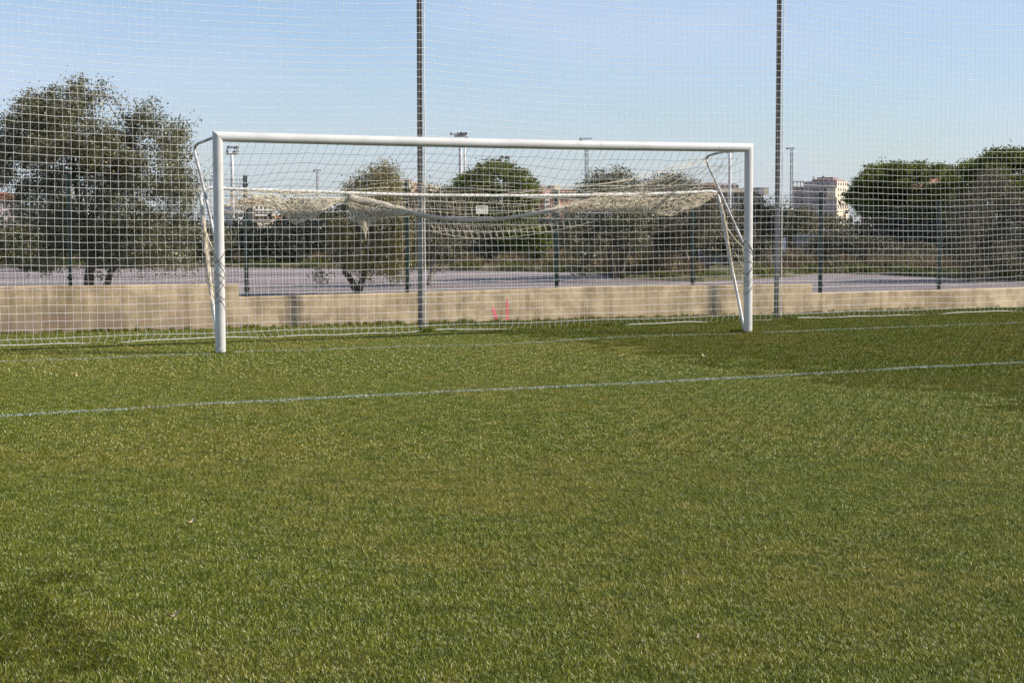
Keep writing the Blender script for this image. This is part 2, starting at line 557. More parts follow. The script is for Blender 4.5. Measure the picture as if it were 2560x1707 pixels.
# pitch: level lawn that falls 8 cm to the foot of the wall
xs = np.linspace(-45, 45, 46)
t = np.array([0, .3, .6, .8, .9, 1.0])
rows = []
for k in t:
    rows.append((-60 + 63 * k) * np.ones_like(xs))
Yr = rows + [wall_y(xs) - 0.8, wall_y(xs) - 0.3, wall_y(xs) + 0.06]
Zr = [0] * 6 + [-0.05, -0.075, -0.08]
Yg = np.array(Yr)
Xg = np.tile(xs, (len(Yr), 1))
Zg = np.array([np.full_like(xs, z) for z in Zr])
sheet('pitch', Xg, Yg, Zg, MAT['soil'])


def pitch_z(x, y):
    wy = wall_y(x)
    return np.interp((y - 3.0) / np.maximum(wy - 3.0, 0.1), [0, 0.72, 0.9, 1.02], [0, -0.05, -0.075, -0.08])


# road / parking surface behind the wall, its far edge as in the photo
edge_px = [(-700, 668), (0, 669), (600, 669), (1100, 676), (1300, 679), (1500, 684), (1560, 700), (1760, 704), (1850, 700), (1960, 694),
           (2060, 685), (2200, 687), (2300, 692), (2480, 700), (2700, 706), (3400, 712)]
EDGE = np.array([ground_at(*q) for q in edge_px])
far = EDGE
near_x = np.linspace(-30, 26, len(far))
near = np.stack([near_x, wall_y(near_x) + 0.1, np.zeros(len(far))], -1)
L = 12
Xl = np.array([near[:, 0] * (1 - k) + far[:, 0] * k for k in np.linspace(0, 1, L)])
Yl = np.array([near[:, 1] * (1 - k) + far[:, 1] * k for k in np.linspace(0, 1, L)])
sheet('road', Xl, Yl, np.zeros_like(Xl), MAT['asphalt'])
# earth verge beyond the road
dirv = FWD[:2] / np.linalg.norm(FWD[:2])
Xv, Yv, Zv = [], [], []
for k, z in ((-0.05, -0.10), (0.0, 0.004), (0.4, 0.10), (3.0, 0.14), (30, 0.2), (60, -0.2)):
    Xv.append(EDGE[:, 0] + dirv[0] * k)
    Yv.append(EDGE[:, 1] + dirv[1] * k)
    Zv.append(np.full(len(EDGE), z))
sheet('verge', np.array(Xv), np.array(Yv), np.array(Zv), MAT['terrain'])


# ------------------------------------------------------------------ grass
def blades(mb, x, y, z, h, w, lean, rnd, spread=0.35):
    """x,y,z,h,w,rnd arrays, lean (lx, ly) per unit height"""
    n = len(x)
    az = rng.uniform(0, 2 * math.pi, n)
    dx, dy = np.cos(az) * w / 2, np.sin(az) * w / 2
    lx = lean[0] + rng.normal(0, spread, n)
    ly = lean[1] + rng.normal(0, spread, n)
    V = np.empty((n, 5, 3))
    V[:, 0] = np.stack([x - dx, y - dy, z], -1)
    V[:, 1] = np.stack([x + dx, y + dy, z], -1)
    mx, my = x + lx * h * 0.38, y + ly * h * 0.38
    V[:, 2] = np.stack([mx + dx * .8, my + dy * .8, z + h * 0.6], -1)
    V[:, 3] = np.stack([mx - dx * .8, my - dy * .8, z + h * 0.6], -1)
    V[:, 4] = np.stack([x + lx * h, y + ly * h, z + h], -1)
    i = np.arange(n)[:, None] * 5
    n0 = mb.n
    mb.v.append(V.reshape(-1, 3))
    mb.a.append(np.repeat(rnd, 5))
    mb.f.append(i + np.array([[0, 1, 2, 3]]) + n0)
    mb.f.append(i + np.array([[3, 2, 4]]) + n0)
    mb.n += n * 5


TILE = 0.25
tiles = bpy.data.collections.new('turf_tiles')
lods = [(1900, 0.0024, 0.0120), (900, 0.0038, 0.0130), (420, 0.0062, 0.0145)]
VAR = 6
ti = 0
for li, (cnt, wd, ht) in enumerate(lods):
    for lean in (0, 1):
        for v in range(VAR):
            mb = MB()
            x = rng.uniform(-TILE / 2, TILE / 2, cnt)
            y = rng.uniform(-TILE / 2, TILE / 2, cnt)
            h = np.clip(rng.normal(ht, ht * 0.28, cnt), 0.008, 0.06)
            r_ = rng.beta(1.6, 1.9, cnt)
            # scattered pale dry blades, their glint put into the colour
            pick = rng.random(cnt) < 0.05
            r_[pick] = rng.uniform(0.88, 1.0, pick.sum())
            ln = (0.05, 0.50) if lean == 0 else (-0.03, -0.44)
            blades(mb, x, y, np.zeros(cnt), h, wd * rng.uniform(0.7, 1.3, cnt), ln, r_, 0.6)
            o = mb.build('turf_%03d' % ti, MAT['grass'], attr=True)
            COL.objects.unlink(o)
            tiles.objects.link(o)
            ti += 1

pts, idx = [], []
nx0, nx1, ny0, ny1 = -13.0, 16.0, -19.0, 6.6
f2 = FWD[:2] / np.linalg.norm(FWD[:2])
r2 = _r[:2]
for gx in np.arange(nx0, nx1, TILE):
    for gy in np.arange(ny0, ny1, TILE):
        cx, cy = gx + TILE / 2, gy + TILE / 2
        if cy > wall_y(cx) + 0.2:
            continue
        d = np.array([cx, cy]) - CAM[:2]
        dep = d @ f2
        lat = d @ r2
        if dep < 4.2 or abs(lat) > dep * 0.2875 + 2.2:
            continue
        li = 0 if dep < 11 else (1 if dep < 17.5 else 2)
        e1 = cx - (0.75 + 0.09 * cy) + 0.15 * math.sin(cy * 1.7)
        e2 = -9.2 - cx + 0.10 * math.sin(cy * 1.3)
        pr = max(0.5 + e1 / 1.1, 0.5 + e2 / 1.3)
        dark = 1 if random.random() < pr else 0
        idx.append((li * 2 + dark) * VAR + random.randrange(VAR))
        pts.append((cx, cy, float(pitch_z(cx, cy)) + 0.001))
me = bpy.data.meshes.new('grass')
me.from_pydata(pts, [], [])
a_ = me.attributes.new('idx', 'INT', 'POINT')
a_.data.foreach_set('value', np.array(idx, np.int32))
me.materials.append(MAT['grass'])
grass = bpy.data.objects.new('grass', me)
COL.objects.link(grass)
tag(grass, 'short mown green grass of the pitch', 'grass', kind='stuff')
ng = bpy.data.node_groups.new('turf', 'GeometryNodeTree')
ng.interface.new_socket('Geometry', in_out='INPUT', socket_type='NodeSocketGeometry')
ng.interface.new_socket('Geometry', in_out='OUTPUT', socket_type='NodeSocketGeometry')
gi = ng.nodes.new('NodeGroupInput')
go = ng.nodes.new('NodeGroupOutput')
ci = ng.nodes.new('GeometryNodeCollectionInfo')
ci.inputs['Collection'].default_value = tiles
ci.inputs['Separate Children'].default_value = True
ci.inputs['Reset Children'].default_value = True
ip = ng.nodes.new('GeometryNodeInstanceOnPoints')
ip.inputs['Pick Instance'].default_value = True
na = ng.nodes.new('GeometryNodeInputNamedAttribute')
na.data_type = 'INT'
na.inputs['Name'].default_value = 'idx'
ng.links.new(gi.outputs[0], ip.inputs['Points'])
ng.links.new(ci.outputs[0], ip.inputs['Instance'])
ng.links.new(na.outputs['Attribute'], ip.inputs['Instance Index'])
ng.links.new(ip.outputs[0], go.inputs[0])
md = grass.modifiers.new('turf', 'NODES')
md.node_group = ng


def paint_line(name, poly, width, dens, hmax, keep=None):
    P = np.array(poly)
    seg = np.linalg.norm(np.diff(P, axis=0), axis=1)
    Ls = seg.sum()
    n = int(Ls * width * dens)
    s = rng.uniform(0, Ls, n)
    cum = np.concatenate([[0], np.cumsum(seg)])
    x = np.interp(s, cum, P[:, 0])
    y = np.interp(s, cum, P[:, 1])
    off = rng.normal(0, 0.32, n).clip(-0.75, 0.75) * width
    y = y + off + 0.012 * np.sin(x * 5.1)
    pres = np.interp(s, np.linspace(0, Ls, 60), 0.72 + 0.28 * snoise(60, 2))
    k = rng.random(n) < pres
    if keep is not None:
        k &= keep(x)
    x, y = x[k], y[k]
    n = len(x)
    mb = MB()
    blades(mb, x, y, pitch_z(x, y) + 0.002, rng.uniform(0.6, 1.0, n) * hmax, rng.uniform(.004, .008, n), (0, 0.1), rng.beta(2, 2, n), 0.4)
    return tag(mb.build(name, MAT['line'], attr=True), kind='structure')


six = [(-13, -5.8), (-9, -5.79), (-7.46, -5.78), (-6.5, -5.72), (-5.8, -5.65), (-5.1, -5.69), (-3.6, -5.70), (-2.1, -5.80), (-0.3, -5.84), (0.7, -5.79), (1.75, -5.74), (3.1, -5.80), (6, -5.78)]
paint_line('goal_area_line', six, 0.10, 8000, 0.025)
gl = [(-13, -0.05), (-6.24, -0.03), (-5.3, -0.11), (-4.77, -0.03), (-3.9, -0.08), (-3.35, 0.05), (-2.55, -0.13), (-1.4, -0.13), (-0.62, -0.38),
      (-0.1, -0.39), (0.33, -0.31), (1.07, -0.05), (2.07, 0.06), (3.48, -0.1), (5.5, -0.10), (8.6, -0.12), (15, -0.1)]
paint_line('goal_line', gl, 0.085, 6000, 0.024, keep=lambda x: ~((np.abs(x + 3.72) < 0.16) | (np.abs(x - 3.72) < 0.2)))


# tufts: weeds at the foot of the wall and round the post bases
def tufts(name, spots, mat, label, cat='weeds'):
    mb = MB()
    for (x, y, z, h, rad, n) in spots:
        a = rng.uniform(0, 2 * math.pi, n)
        rr = rad * np.sqrt(rng.random(n))
        hh = h * rng.uniform(0.4, 1.1, n)
        ln = 0.5
        blades(mb, x + np.cos(a) * rr, y + np.sin(a) * rr, np.full(n, z), hh, rng.uniform(.004, .010, n), (0, 0), rng.beta(2, 2.5, n), ln)
    return tag(mb.build(name, mat, attr=True), label, cat, kind='stuff')


spots = []
for x in np.arange(-7, 16, 0.035):
    dens = 0.5 + 0.5 * math.sin(x * 2.3) * math.sin(x * 0.9 + 1)
    if random.random() < 0.25 + 0.7 * dens:
        spots.append((x, wall_y(x) - random.uniform(0.02, 0.22), -0.08, random.uniform(0.02, 0.10) * (0.7 + dens * 0.6), 0.05, 34))
tufts('wall_foot_grass', spots, MAT['grass'], 'ragged longer grass along the foot of the low wall', 'grass')
spots = [(0.06, 2.42, 0, 0.09, 0.10, 260), (6.05, 2.42, 0, 0.06, 0.10, 160), (6.26, 2.42, 0, 0.085, 0.10, 220),
         (-3.72, 0.0, 0, 0.035, 0.13, 300), (3.72, 0.0, 0, 0.05, 0.15, 400), (3.6, 0.1, 0, 0.07, 0.10, 220)]
for x in np.arange(-8, 13, 0.11):
    if random.random() < 0.8:
        hm = 0.065 if 1.9 < x < 3.3 else 0.028
        spots.append((x, 2.38 + random.uniform(-0.05, 0.05), 0, hm, 0.08, 60))
tufts('post_foot_grass', spots, MAT['grass'], 'longer grass round the post feet and along the net hem', 'grass')

# ------------------------------------------------------------------ low wall
XA, XB = -16.0, 24.0
prof = [(XA, 0.63), (-5, 0.617), (-1.385, 0.60), (-1.375, 0.40), (1.9, 0.42), (4.6, 0.46), (8.71, 0.432), (8.72, 0.275), (13.2, 0.295), (XB, 0.31)]
mb = MB()
TH = 0.22
V, Fq = [], []
for i, (x, z) in enumerate(prof):
    y = wall_y(x)
    b = 0.012
    for (yy, zz) in ((y, -0.35), (y, z - b), (y + b, z), (y + TH - b, z), (y + TH, z - b), (y + TH, -0.35)):
        V.append((x, yy, zz))
n6 = 6
for i in range(len(prof) - 1):
    for k in range(5):
        a, b = i * n6 + k, i * n6 + k + 1
        Fq.append((a, a + n6, b + n6, b))
mb.add(V, Fq)
lowwall = mb.build('low_wall', MAT['wall'])
tag(lowwall, 'low stepped beige concrete wall behind the net', 'wall')


def wall_patch(x0, x1, xt0, xt1, z0, z1, nm):
    mb = MB()
    V = []
    for k in range(9):
        tt = k / 8
        z = z0 + (z1 - z0) * tt
        l = x0 + (xt0 - x0) * tt + random.uniform(-.004, .004)
        r = x1 + (xt1 - x1) * tt + random.uniform(-.004, .004)
        V += [(l, wall_y(l) - 0.003, z), (r, wall_y(r) - 0.003, z)]
    mb.add(V, [(2 * i, 2 * i + 1, 2 * i + 3, 2 * i + 2) for i in range(8)])
    return mb.build(nm, MAT['pink'], lowwall)


o = wall_patch(2.795, 2.855, 2.735, 2.785, -0.075, 0.16, 'paint_mark')
tag(o, 'shorter leaning pink paint stroke')
o = wall_patch(2.985, 3.035, 2.99, 3.020, -0.075, 0.285, 'paint_mark')
tag(o, 'taller upright pink paint stroke')

# ------------------------------------------------------------------ wire fence on the wall
fence = empty('wire_fence', (0, wall_y(0) + 0.1, 0.4))
tag(fence, 'dark green welded wire fence with folded panels on top of the low wall', 'fence')


def wtop(x):
    return float(np.interp(x, [p[0] for p in prof], [p[1] for p in prof]))


post_x = [-11.6, -9.0, -6.44, -3.85, -1.225, 1.36, 3.93, 6.44, 8.95, 11.43, 14.0, 16.6]
ptop = [2.24, 2.24, 2.23, 2.22, 2.22, 2.16, 2.02, 2.04, 2.00, 1.83, 1.85, 1.85]
pbot = [wtop(x) for x in post_x]


def fpt(x, off=0.0):
    return (x, wall_y(x) + 0.10 + off)


for x, zt, zb in zip(post_x, ptop, pbot):
    mb = MB()
    X_, Y_ = fpt(x)
    mb.box((X_, Y_, (zt + zb - 0.05) / 2), (0.05, 0.05, zt - zb + 0.05), -0.093)
    mb.box((X_, Y_, zt + 0.012), (0.058, 0.058, 0.024), -0.093)
    for zz in (zb + 0.12, zb + 0.55, zt - 0.5, zt - 0.12):
        mb.box((X_ - 0.012, Y_ - 0.04, zz), (0.08, 0.028, 0.035), -0.093)
    mb.build('post', MAT['green'], fence)
for i in range(len(post_x) - 1):
    xa, xb = post_x[i] + 0.03, post_x[i + 1] - 0.03
    xm = (xa + xb) / 2
    z0 = min(wtop(xa), wtop(xb), wtop(xm)) + 0.03
    if i == 3:
        z0 = 0.63
    z1 = [2.2, 2.2, 2.2, 2.2, 1.96, 1.97, 1.99, 1.99, 1.82, 1.83, 1.83][i]
    Hh = z1 - z0
    folds = [0.10, Hh * 0.36, Hh * 0.68, Hh - 0.08]
    mb = MB()

    def off(z):
        o_ = 0.0
        for fz in folds:
            o_ -= max(0.0, 0.035 * (1 - abs(z - fz) / 0.055))
        return o_
    zz = sorted(set([0, Hh] + [fz + k for fz in folds for k in (-0.055, 0, 0.055) if 0 < fz + k < Hh]))
    for x in np.arange(xa, xb + .01, 0.05):
        mb.tube([(*fpt(x, off(z) - 0.03), z0 + z) for z in zz], 0.0026, 4, False)
    hz = sorted(set([0.0] + [fz + k for fz in folds for k in (-0.055, 0, 0.055) if 0 < fz + k < Hh] + [z for z in np.arange(0.3, Hh, 0.2) if min(abs(z - fz) for fz in folds) > 0.1]))
    for z in hz:
        mb.tube([(*fpt(x, off(z) - 0.033), z0 + z) for x in (xa, xb)], 0.0030, 4, False)
    mb.build('wire_panel', MAT['wire'], fence)

# sign on the fence
sg = MB()
sx0, sx1 = 2.49, 2.70
sg.box(((sx0 + sx1) / 2, wall_y(2.6) + 0.03, 1.722), (0.21, 0.006, 0.135), -0.093)
sign = sg.build('fence_sign', MAT['signm'])
tag(sign, 'small pale sign with dark lettering on the wire fence', 'sign')
fc = bpy.data.curves.new('lettering', 'FONT')
fc.body = "SEVILLA"
fc.size = 0.045
fc.align_x = 'CENTER'
fc.extrude = 0.0008
fc.materials.append(MAT['ink'])
fo = bpy.data.objects.new('lettering', fc)
COL.objects.link(fo)
fo.rotation_euler = (math.pi / 2, 0, -0.093)
fo.location = (2.59, wall_y(2.6) + 0.026, 1.742)
bpy.context.view_layer.update()
fm = bpy.data.meshes.new_from_object(fo.evaluated_get(bpy.context.evaluated_depsgraph_get()))
fm.transform(fo.matrix_world)
bpy.data.objects.remove(fo)
fo = bpy.data.objects.new('lettering', fm)
COL.objects.link(fo)
fo.parent = sign

# ------------------------------------------------------------------ ball-stop net and its poles
for i, (x, lab) in enumerate(((0.015, 'tall weathered steel net pole rising behind the middle of the crossbar'),
                              (6.05, 'tall weathered steel net pole standing right of the goal'),
                              (12.06, 'tall steel net pole beyond the right edge'), (-6.0, 'tall steel net pole beyond the left edge'))):
    root = empty('net_pole', (x, 2.52, 0))
    tag(root, lab, 'pole', 'poles carrying the ball-stop net')
    mb = MB()
    top = 7.5
    lean = 0.003 if i == 0 else 0.005
    mb.tube([(x + lean * z, 2.52, z) for z in np.linspace(-0.05, top, 12)], 0.0375, 20)
    mb.build('tube', MAT['pole'], root, smooth=True)
    mb = MB()
    for z in (top - 0.05, 3.6, 1.8):
        mb = MB()
        mb.tube([(x + lean * z, 2.485, z), (x + lean * z, 2.45, z)], 0.008, 6)
        mb.build('hook', MAT['lattice'], root)

bnet = empty('ball_stop_net', (0, 2.45, 0))
tag(bnet, 'tall white square-mesh safety net stretched behind the goal', 'net')
CELL = 0.1
NX0, NX1, NZ = -10.0, 15.0, 70
cols = int((NX1 - NX0) / CELL) + 1
xs_ = NX0 + np.arange(cols) * CELL
zs_ = np.arange(NZ + 1) * CELL
XX, ZZ = np.meshgrid(xs_, zs_, indexing='ij')
poles = np.array([-12.0, -6.0, 0.03, 6.07, 12.1])


def span_u(x):
    i = np.clip(np.searchsorted(poles, x) - 1, 0, len(poles) - 2)
    a, b = poles[i], poles[i + 1]
    return (x - a) / (b - a)


U = span_u(XX)
sagamp = 0.10 * np.clip(ZZ / 3.2, 0, 1) ** 1.2
sag = sagamp * 4 * U * (1 - U)
belly = 0.14 * np.sin(math.pi * U) * np.clip(ZZ / 2.0, 0, 1)


def field(amp, fx, fz, k=5):
    o_ = np.zeros_like(XX)
    for _ in range(k):
        a, b, p_ = rng.uniform(.4, 1.6) * fx, rng.uniform(.4, 1.6) * fz, rng.uniform(0, 6.28)
        o_ += np.sin(XX * a + ZZ * b + p_)
    return o_ * amp / k ** .5


dxf = field(0.012, 1.2, 1.6) + rng.normal(0, 0.0022, XX.shape)
dzf = field(0.010, 1.5, 1.1) + rng.normal(0, 0.0022, XX.shape)
PX = XX + dxf
PZ = ZZ - sag + dzf
PY = 2.45 + 0.5 * belly + field(0.012, 1, 1)
# the two lowest rows lie slack
hemx = 0.030 * np.sin(xs_ * 2.1 + 0.6) + 0.016 * np.sin(xs_ * 7.3) + rng.normal(0, .006, cols)
PX[:, 0] = xs_ + hemx * 0.6
PX[:, 1] = PX[:, 1] - hemx * 0.7
hem_wave = 0.007 * np.sin(xs_ * 1.9 + 1.0) + 0.005 * np.sin(xs_ * 6.1)
hem_z = hem_wave + np.interp(xs_, [-10, 0.3, 1.4, 1.9, 2.6, 3.1, 3.5, 16], [0.024, 0.022, 0.015, -0.003, -0.005, 0.007, 0.016, 0.021]) + 0.006 * np.sin(xs_ * 3.3)
PZ[:, 0] = hem_z
PZ[:, 1] = 0.095 + 0.006 * np.sin(xs_ * 2.7)
PY[:, 0] = 2.43 + 0.012 * np.sin(xs_ * 1.3)
G = np.stack([PX, PY, PZ], -1)
CR = 0.0024
mb = MB()


def curvy(P):
    return P


for i in range(cols):
    mb.tube(G[i], CR * 0.72 * rng.uniform(0.92, 1.08), 4, False)
for k in range(1, NZ + 1):
    mb.tube(G[:, k], CR * rng.uniform(0.92, 1.08), 4, False)
# knots
kp = G[:, 1:52].reshape(-1, 3)
kr = 0.0062
offs = np.array([[1, 0, 0], [-1, 0, 0], [0, 1, 0], [0, -1, 0], [0, 0, 1], [0, 0, -1]]) * kr
KV = (kp[:, None] + offs[None]).reshape(-1, 3)
KF = np.array([[0, 2, 4], [2, 1, 4], [1, 3, 4], [3, 0, 4], [2, 0, 5], [1, 2, 5], [3, 1, 5], [0, 3, 5]])
KF = (np.arange(len(kp))[:, None, None] * 6 + KF[None]).reshape(-1, 3)
mb.add(KV, KF)
mb.build('mesh_netting', MAT['cord'], bnet)
mb = MB()
mb.tube(G[:, 0] + np.array([0, -0.004, 0]), 0.0048, 6)
mb.build('hem_rope', MAT['hem'], bnet)
for px_, ln_ in ((0.03, 0.003), (6.07, 0.005)):
    z = np.arange(0.05, 7.0, 0.02)
    mb = MB()
    mb.tube(np.stack([px_ + 0.028 + ln_ * z + 0.004 * np.sin(z * 3), np.full_like(z, 2.462), z], -1), 0.0065, 6)
    ph = z * 2 * math.pi / 0.05
    z2 = np.arange(0.05, 5.6, 0.010)
    ph = z2 * 2 * math.pi / 0.055
    mb.tube(np.stack([px_ + 0.016 + ln_ * z2 + 0.012 * np.cos(ph), 2.465 + 0.006 * np.sin(ph), z2], -1), 0.0022, 3)
    mb.build('lacing_rope', MAT['hem'], bnet)

# ------------------------------------------------------------------ the goal
goal = empty('football_goal', (0, 0, 0))
tag(goal, 'white football goal with its net rolled up on the lifted back frame', 'football goal')
GX, RA, RB = 3.72, 0.060, 0.055
SEG = 40
th = np.arange(SEG) * 2 * math.pi / SEG


def bar_sag(x):
    return -0.014 * (1 - (x / GX) ** 2)


def ring_faces(n, seg):
    i = np.arange(n - 1)[:, None] * seg
    j = np.arange(seg)[None, :]
    k = (j + 1) % seg
    return np.stack([i + j, i + k, i + seg + k, i + seg + j], -1).reshape(-1, 4)


for s, nm in ((-1, 'left'), (1, 'right')):
    mb = MB()
    V = []
    for z in list(np.linspace(-0.03, 2.3, 10)) + ['m']:
        if z == 'm':
            zz = 2.5 + s * RA * np.cos(th)      # mitre: outer side higher
            V.append(np.stack([s * GX + RA * np.cos(th), RB * np.sin(th), zz], -1))
        else:
            V.append(np.stack([s * GX + RA * np.cos(th), RB * np.sin(th), np.full(SEG, z)], -1))
    mb.add(np.concatenate(V), ring_faces(len(V), SEG))
    mb.build('goalpost', MAT['paint'], goal, smooth=True)
mb = MB()
V = []
for q, x in enumerate(np.linspace(-GX, GX, 25)):
    zz = RA * np.cos(th)
    if q == 0:
        xx = x - zz - 0.0004 + 0.001
    elif q == 24:
        xx = x + zz
    else:
        xx = np.full(SEG, x)
    V.append(np.stack([xx, RB * np.sin(th), 2.5 + zz + bar_sag(x)], -1))
mb.add(np.concatenate(V), ring_faces(len(V), SEG))
mb.build('crossbar', MAT['paint'], goal, smooth=True)

for s in (-1, 1):
    mb = MB()
    if s < 0:
        P = [(0.03, 2.505), (0.40, 2.475), (0.74, 2.445), (0.83, 2.405), (0.83, 2.33), (0.60, 2.02), (0.36, 1.66), (0.05, 1.18)]
    else:
        P = [(0.03, 2.505), (0.50, 2.470), (0.90, 2.435), (0.99, 2.395), (0.99, 2.33), (0.72, 1.99), (0.42, 1.60), (0.05, 1.13)]
    pts3 = smooth_path([(s * GX, y, z) for y, z in P[:2]] + [(s * GX, y, z) for y, z in P[2:5]] + [(s * GX, y, z) for y, z in P[5:]], 8)
    mb.tube(pts3, 0.0165, 12)
    o = mb.build('net_stanchion', MAT['oldtube'], goal, smooth=True)


def barz(x):
    return np.interp(x, [-3.6, -2.7, -1.66, -0.83, 0.59, 1.8, 2.68, 3.6], [1.925, 1.90, 1.872, 1.853, 1.85, 1.868, 1.888, 1.925])


BY = 0.68
fr = [(-GX, 0.08, 0.03), (-GX, 0.30, 0.68), (-GX, 0.47, 1.18), (-GX, 0.63, 1.72), (-GX + 0.02, 0.67, 1.86), (-GX + 0.12, 0.68, 1.925)]
fr += [(x, BY, float(barz(x))) for x in np.linspace(-3.3, 3.3, 12)]
fr += [(GX - 0.12, 0.69, 1.925), (GX - 0.02, 0.70, 1.87), (GX, 0.66, 1.72), (GX, 0.49, 1.18), (GX, 0.31, 0.68), (GX, 0.08, 0.03)]
mb = MB()
FRP = smooth_path(fr, 6)
mb.tube(FRP, 0.020, 12)
mb.build('lifted_net_frame', MAT['tube'], goal, smooth=True)

# goal netting
net = MB()
CG = 0.0021
# roof panel between crossbar and back bar
nu, nv = 66, 8
Gn = np.zeros((nu + 1, nv + 1, 3))
for i in range(nu + 1):
    u = i / nu
    x = -3.66 + 7.32 * u
    gz = 0.16 + 0.06 * math.sin(u * 9 + 1) + 0.03 * math.sin(u * 31)
    drift = -0.30 + 0.06 * math.sin(u * 5 + 2)
    for j in range(nv + 1):
        v = j / nv
        y = 0.05 + (BY - 0.05) * v ** 1.05
        z = (2.455 + bar_sag(x)) * (1 - v) + float(barz(x)) * v - gz * 4 * v * (1 - v) * (0.6 + 0.5 * v)
        Gn[i, j] = (x + drift * v * (1 - u * 0.2) + 0.010 * math.sin(7 * v + i), y, z)
Gn += rng.normal(0, 0.004, Gn.shape)
for i in range(nu + 1):
    net.tube(Gn[i], CG, 4, False)
for j in range(nv + 1):
    net.tube(Gn[:, j], CG, 4, False)

# cords drawn together towards the right stanchion corner
tip = np.array([3.70, 0.95, 2.40])
for k in range(11):
    x = 0.3 + k * 0.30
    st = np.array([x, BY + 0.02, float(barz(x)) + 0.02 + 0.05 * (k % 3)])
    mid = st * 0.5 + tip * 0.5 + np.array([0, -0.05, -0.10 - 0.01 * k])
    net.tube(smooth_path([st, mid, tip + rng.normal(0, 0.02, 3)], 8), CG * 1.2, 4, False)
for k in range(24):
    x = 1.9 + k * 0.07
    a = np.array([x, BY + 0.01, float(barz(x)) + 0.03])
    b = np.array([min(3.66, x + 0.45), 0.5, 2.10 + 0.25 * ((x - 1.9) / 1.7) + random.uniform(-.03, .03)])
    net.tube(smooth_path([a, (a + b) / 2 + rng.normal(0, .02, 3) + np.array([0, 0, -0.03]), b], 5), CG, 4, False)
# side panels behind each post
for s in (-1, 1):
    ys = 0.80 if s < 0 else 0.95
    for j in range(8):
        z0 = 2.36 - j * 0.12
        yb = max(0.10, ys - j * 0.085)
        net.tube(smooth_path([(s * GX, 0.05, z0 - 0.02), (s * (GX - 0.02), yb * 0.55, z0 - 0.12 + 0.03 * (j % 2)), (s * GX, yb, z0 - 0.01 * j)], 5), CG, 4, False)
    for j in range(6):
        y0 = 0.14 + j * 0.12
        net.tube(smooth_path([(s * GX, y0, 2.47), (s * (GX - 0.03), y0 + 0.01, 2.1), (s * GX, max(0.1, y0 * 0.8), 1.75 - 0.03 * j)], 6), CG, 4, False)


def strand_bundle(mb, path, env_r, nstr, r, seg_len=(0.25, 0.9), step=0.03, grav=0.0, squash=(1, 1)):
    """loose strands wandering along a path; env_r(s) = (radius, droop)"""
    P = smooth_path(path, 10)
    seg = np.linalg.norm(np.diff(P, axis=0), axis=1)
    cum = np.concatenate([[0], np.cumsum(seg)])
    Lp = cum[-1]
    for _ in range(nstr):
        ln = random.uniform(*seg_len)
        s0 = random.uniform(-0.1, Lp - ln * 0.5)
        n = max(4, int(ln / step))
        s = np.clip(s0 + np.linspace(0, ln, n) + 0.04 * snoise(n, 3), 0, Lp)
        C = np.stack([np.interp(s, cum, P[:, k]) for k in range(3)], -1)
        R_, D_ = env_r(s / Lp)
        a = random.uniform(0, 6.28) + np.cumsum(rng.normal(0, 0.5, n))
        rad = R_ * np.clip(0.55 + 0.45 * snoise(n, 3), 0.05, 1.2)
        dr = D_ * np.clip(0.5 + 0.5 * snoise(n, 4) + random.uniform(-0.45, 0.45), 0, 1)
        C[:, 1] += np.cos(a) * rad * squash[0]
        C[:, 0] += 0.5 * np.sin(a * 1.3) * rad
        C[:, 2] += np.sin(a) * rad * squash[1] - dr
        mb.tube(C, r, 4, False)


def env(xs__, rs, ds):
    return lambda t_: (np.interp(t_, xs__, rs), np.interp(t_, xs__, ds))


def pxs(lst, Y=BY):
    return [on_y(a, b, Y) for a, b in lst]


PM = 1 / 178.0
bundle = MB()
ties = {-1: MB(), 1: MB()}
# left bundle hanging from the back bar
pL = pxs([(545, 478), (620, 484), (700, 488), (780, 492), (870, 497)], BY - 0.02)
strand_bundle(bundle, pL, env([0, .1, .3, .45, .58, .75, .9, 1], [.02, .03, .03, .02, .03, .03, .015, .015], [.24, .30, .13, .17, .34, .22, .06, .05]), 126, 0.0028)
# the gathered end at the left of the roll
pG = pxs([(868, 500), (885, 520), (905, 545), (915, 575)], BY - 0.02)
strand_bundle(bundle, pG, env([0, .5, 1], [.05, .09, .07], [0.02, .08, .05]), 90, 0.0028, (0.1, 0.35))
pG2 = pxs([(872, 500), (930, 508), (990, 522), (1050, 536)], BY - 0.02)
strand_bundle(bundle, pG2, env([0, .3, .7, 1], [.065, .06, .045, .035], [.22, .22, .06, .0]), 190, 0.0028, (0.15, 0.6))
# right bundle
pR = pxs([(1340, 534), (1400, 518), (1460, 503), (1540, 495), (1640, 494), (1720, 492), (1785, 484)], BY - 0.02)
strand_bundle(bundle, pR, env([0, .1, .25, .5, .75, .9, 1], [.03, .04, .05, .06, .05, .03, .02], [0.0, .05, .11, .17, .22, .15, .04]), 252, 0.0028, (0.2, 0.8))
pR2 = pxs([(1480, 486), (1560, 484), (1700, 482), (1790, 481)], BY)
strand_bundle(bundle, pR2, env([0, 1], [.028, .028], [0, .03]), 72, 0.0028, (0.1, 0.4))
strand_bundle(bundle, pxs([(600, 474), (700, 479), (800, 483)], BY), env([0, 1], [.026, .026], [0, .02]), 36, 0.0028, (0.1, 0.3))
# hanging loops at the lower edge of the left gathered end
for k in range(16):
    x = 890 + k * 14 + random.uniform(-5, 5)
    a, b = on_y(x, 540 + random.uniform(-6, 6), BY - .03), on_y(x + random.uniform(18, 50), 540 + random.uniform(-6, 6), BY - .03)
    c = on_y(x + 15, 560 + random.uniform(0, 22) * (1 - k / 20), BY - .03)
    bundle.tube(smooth_path([a, c, b], 6), 0.002, 4, False)
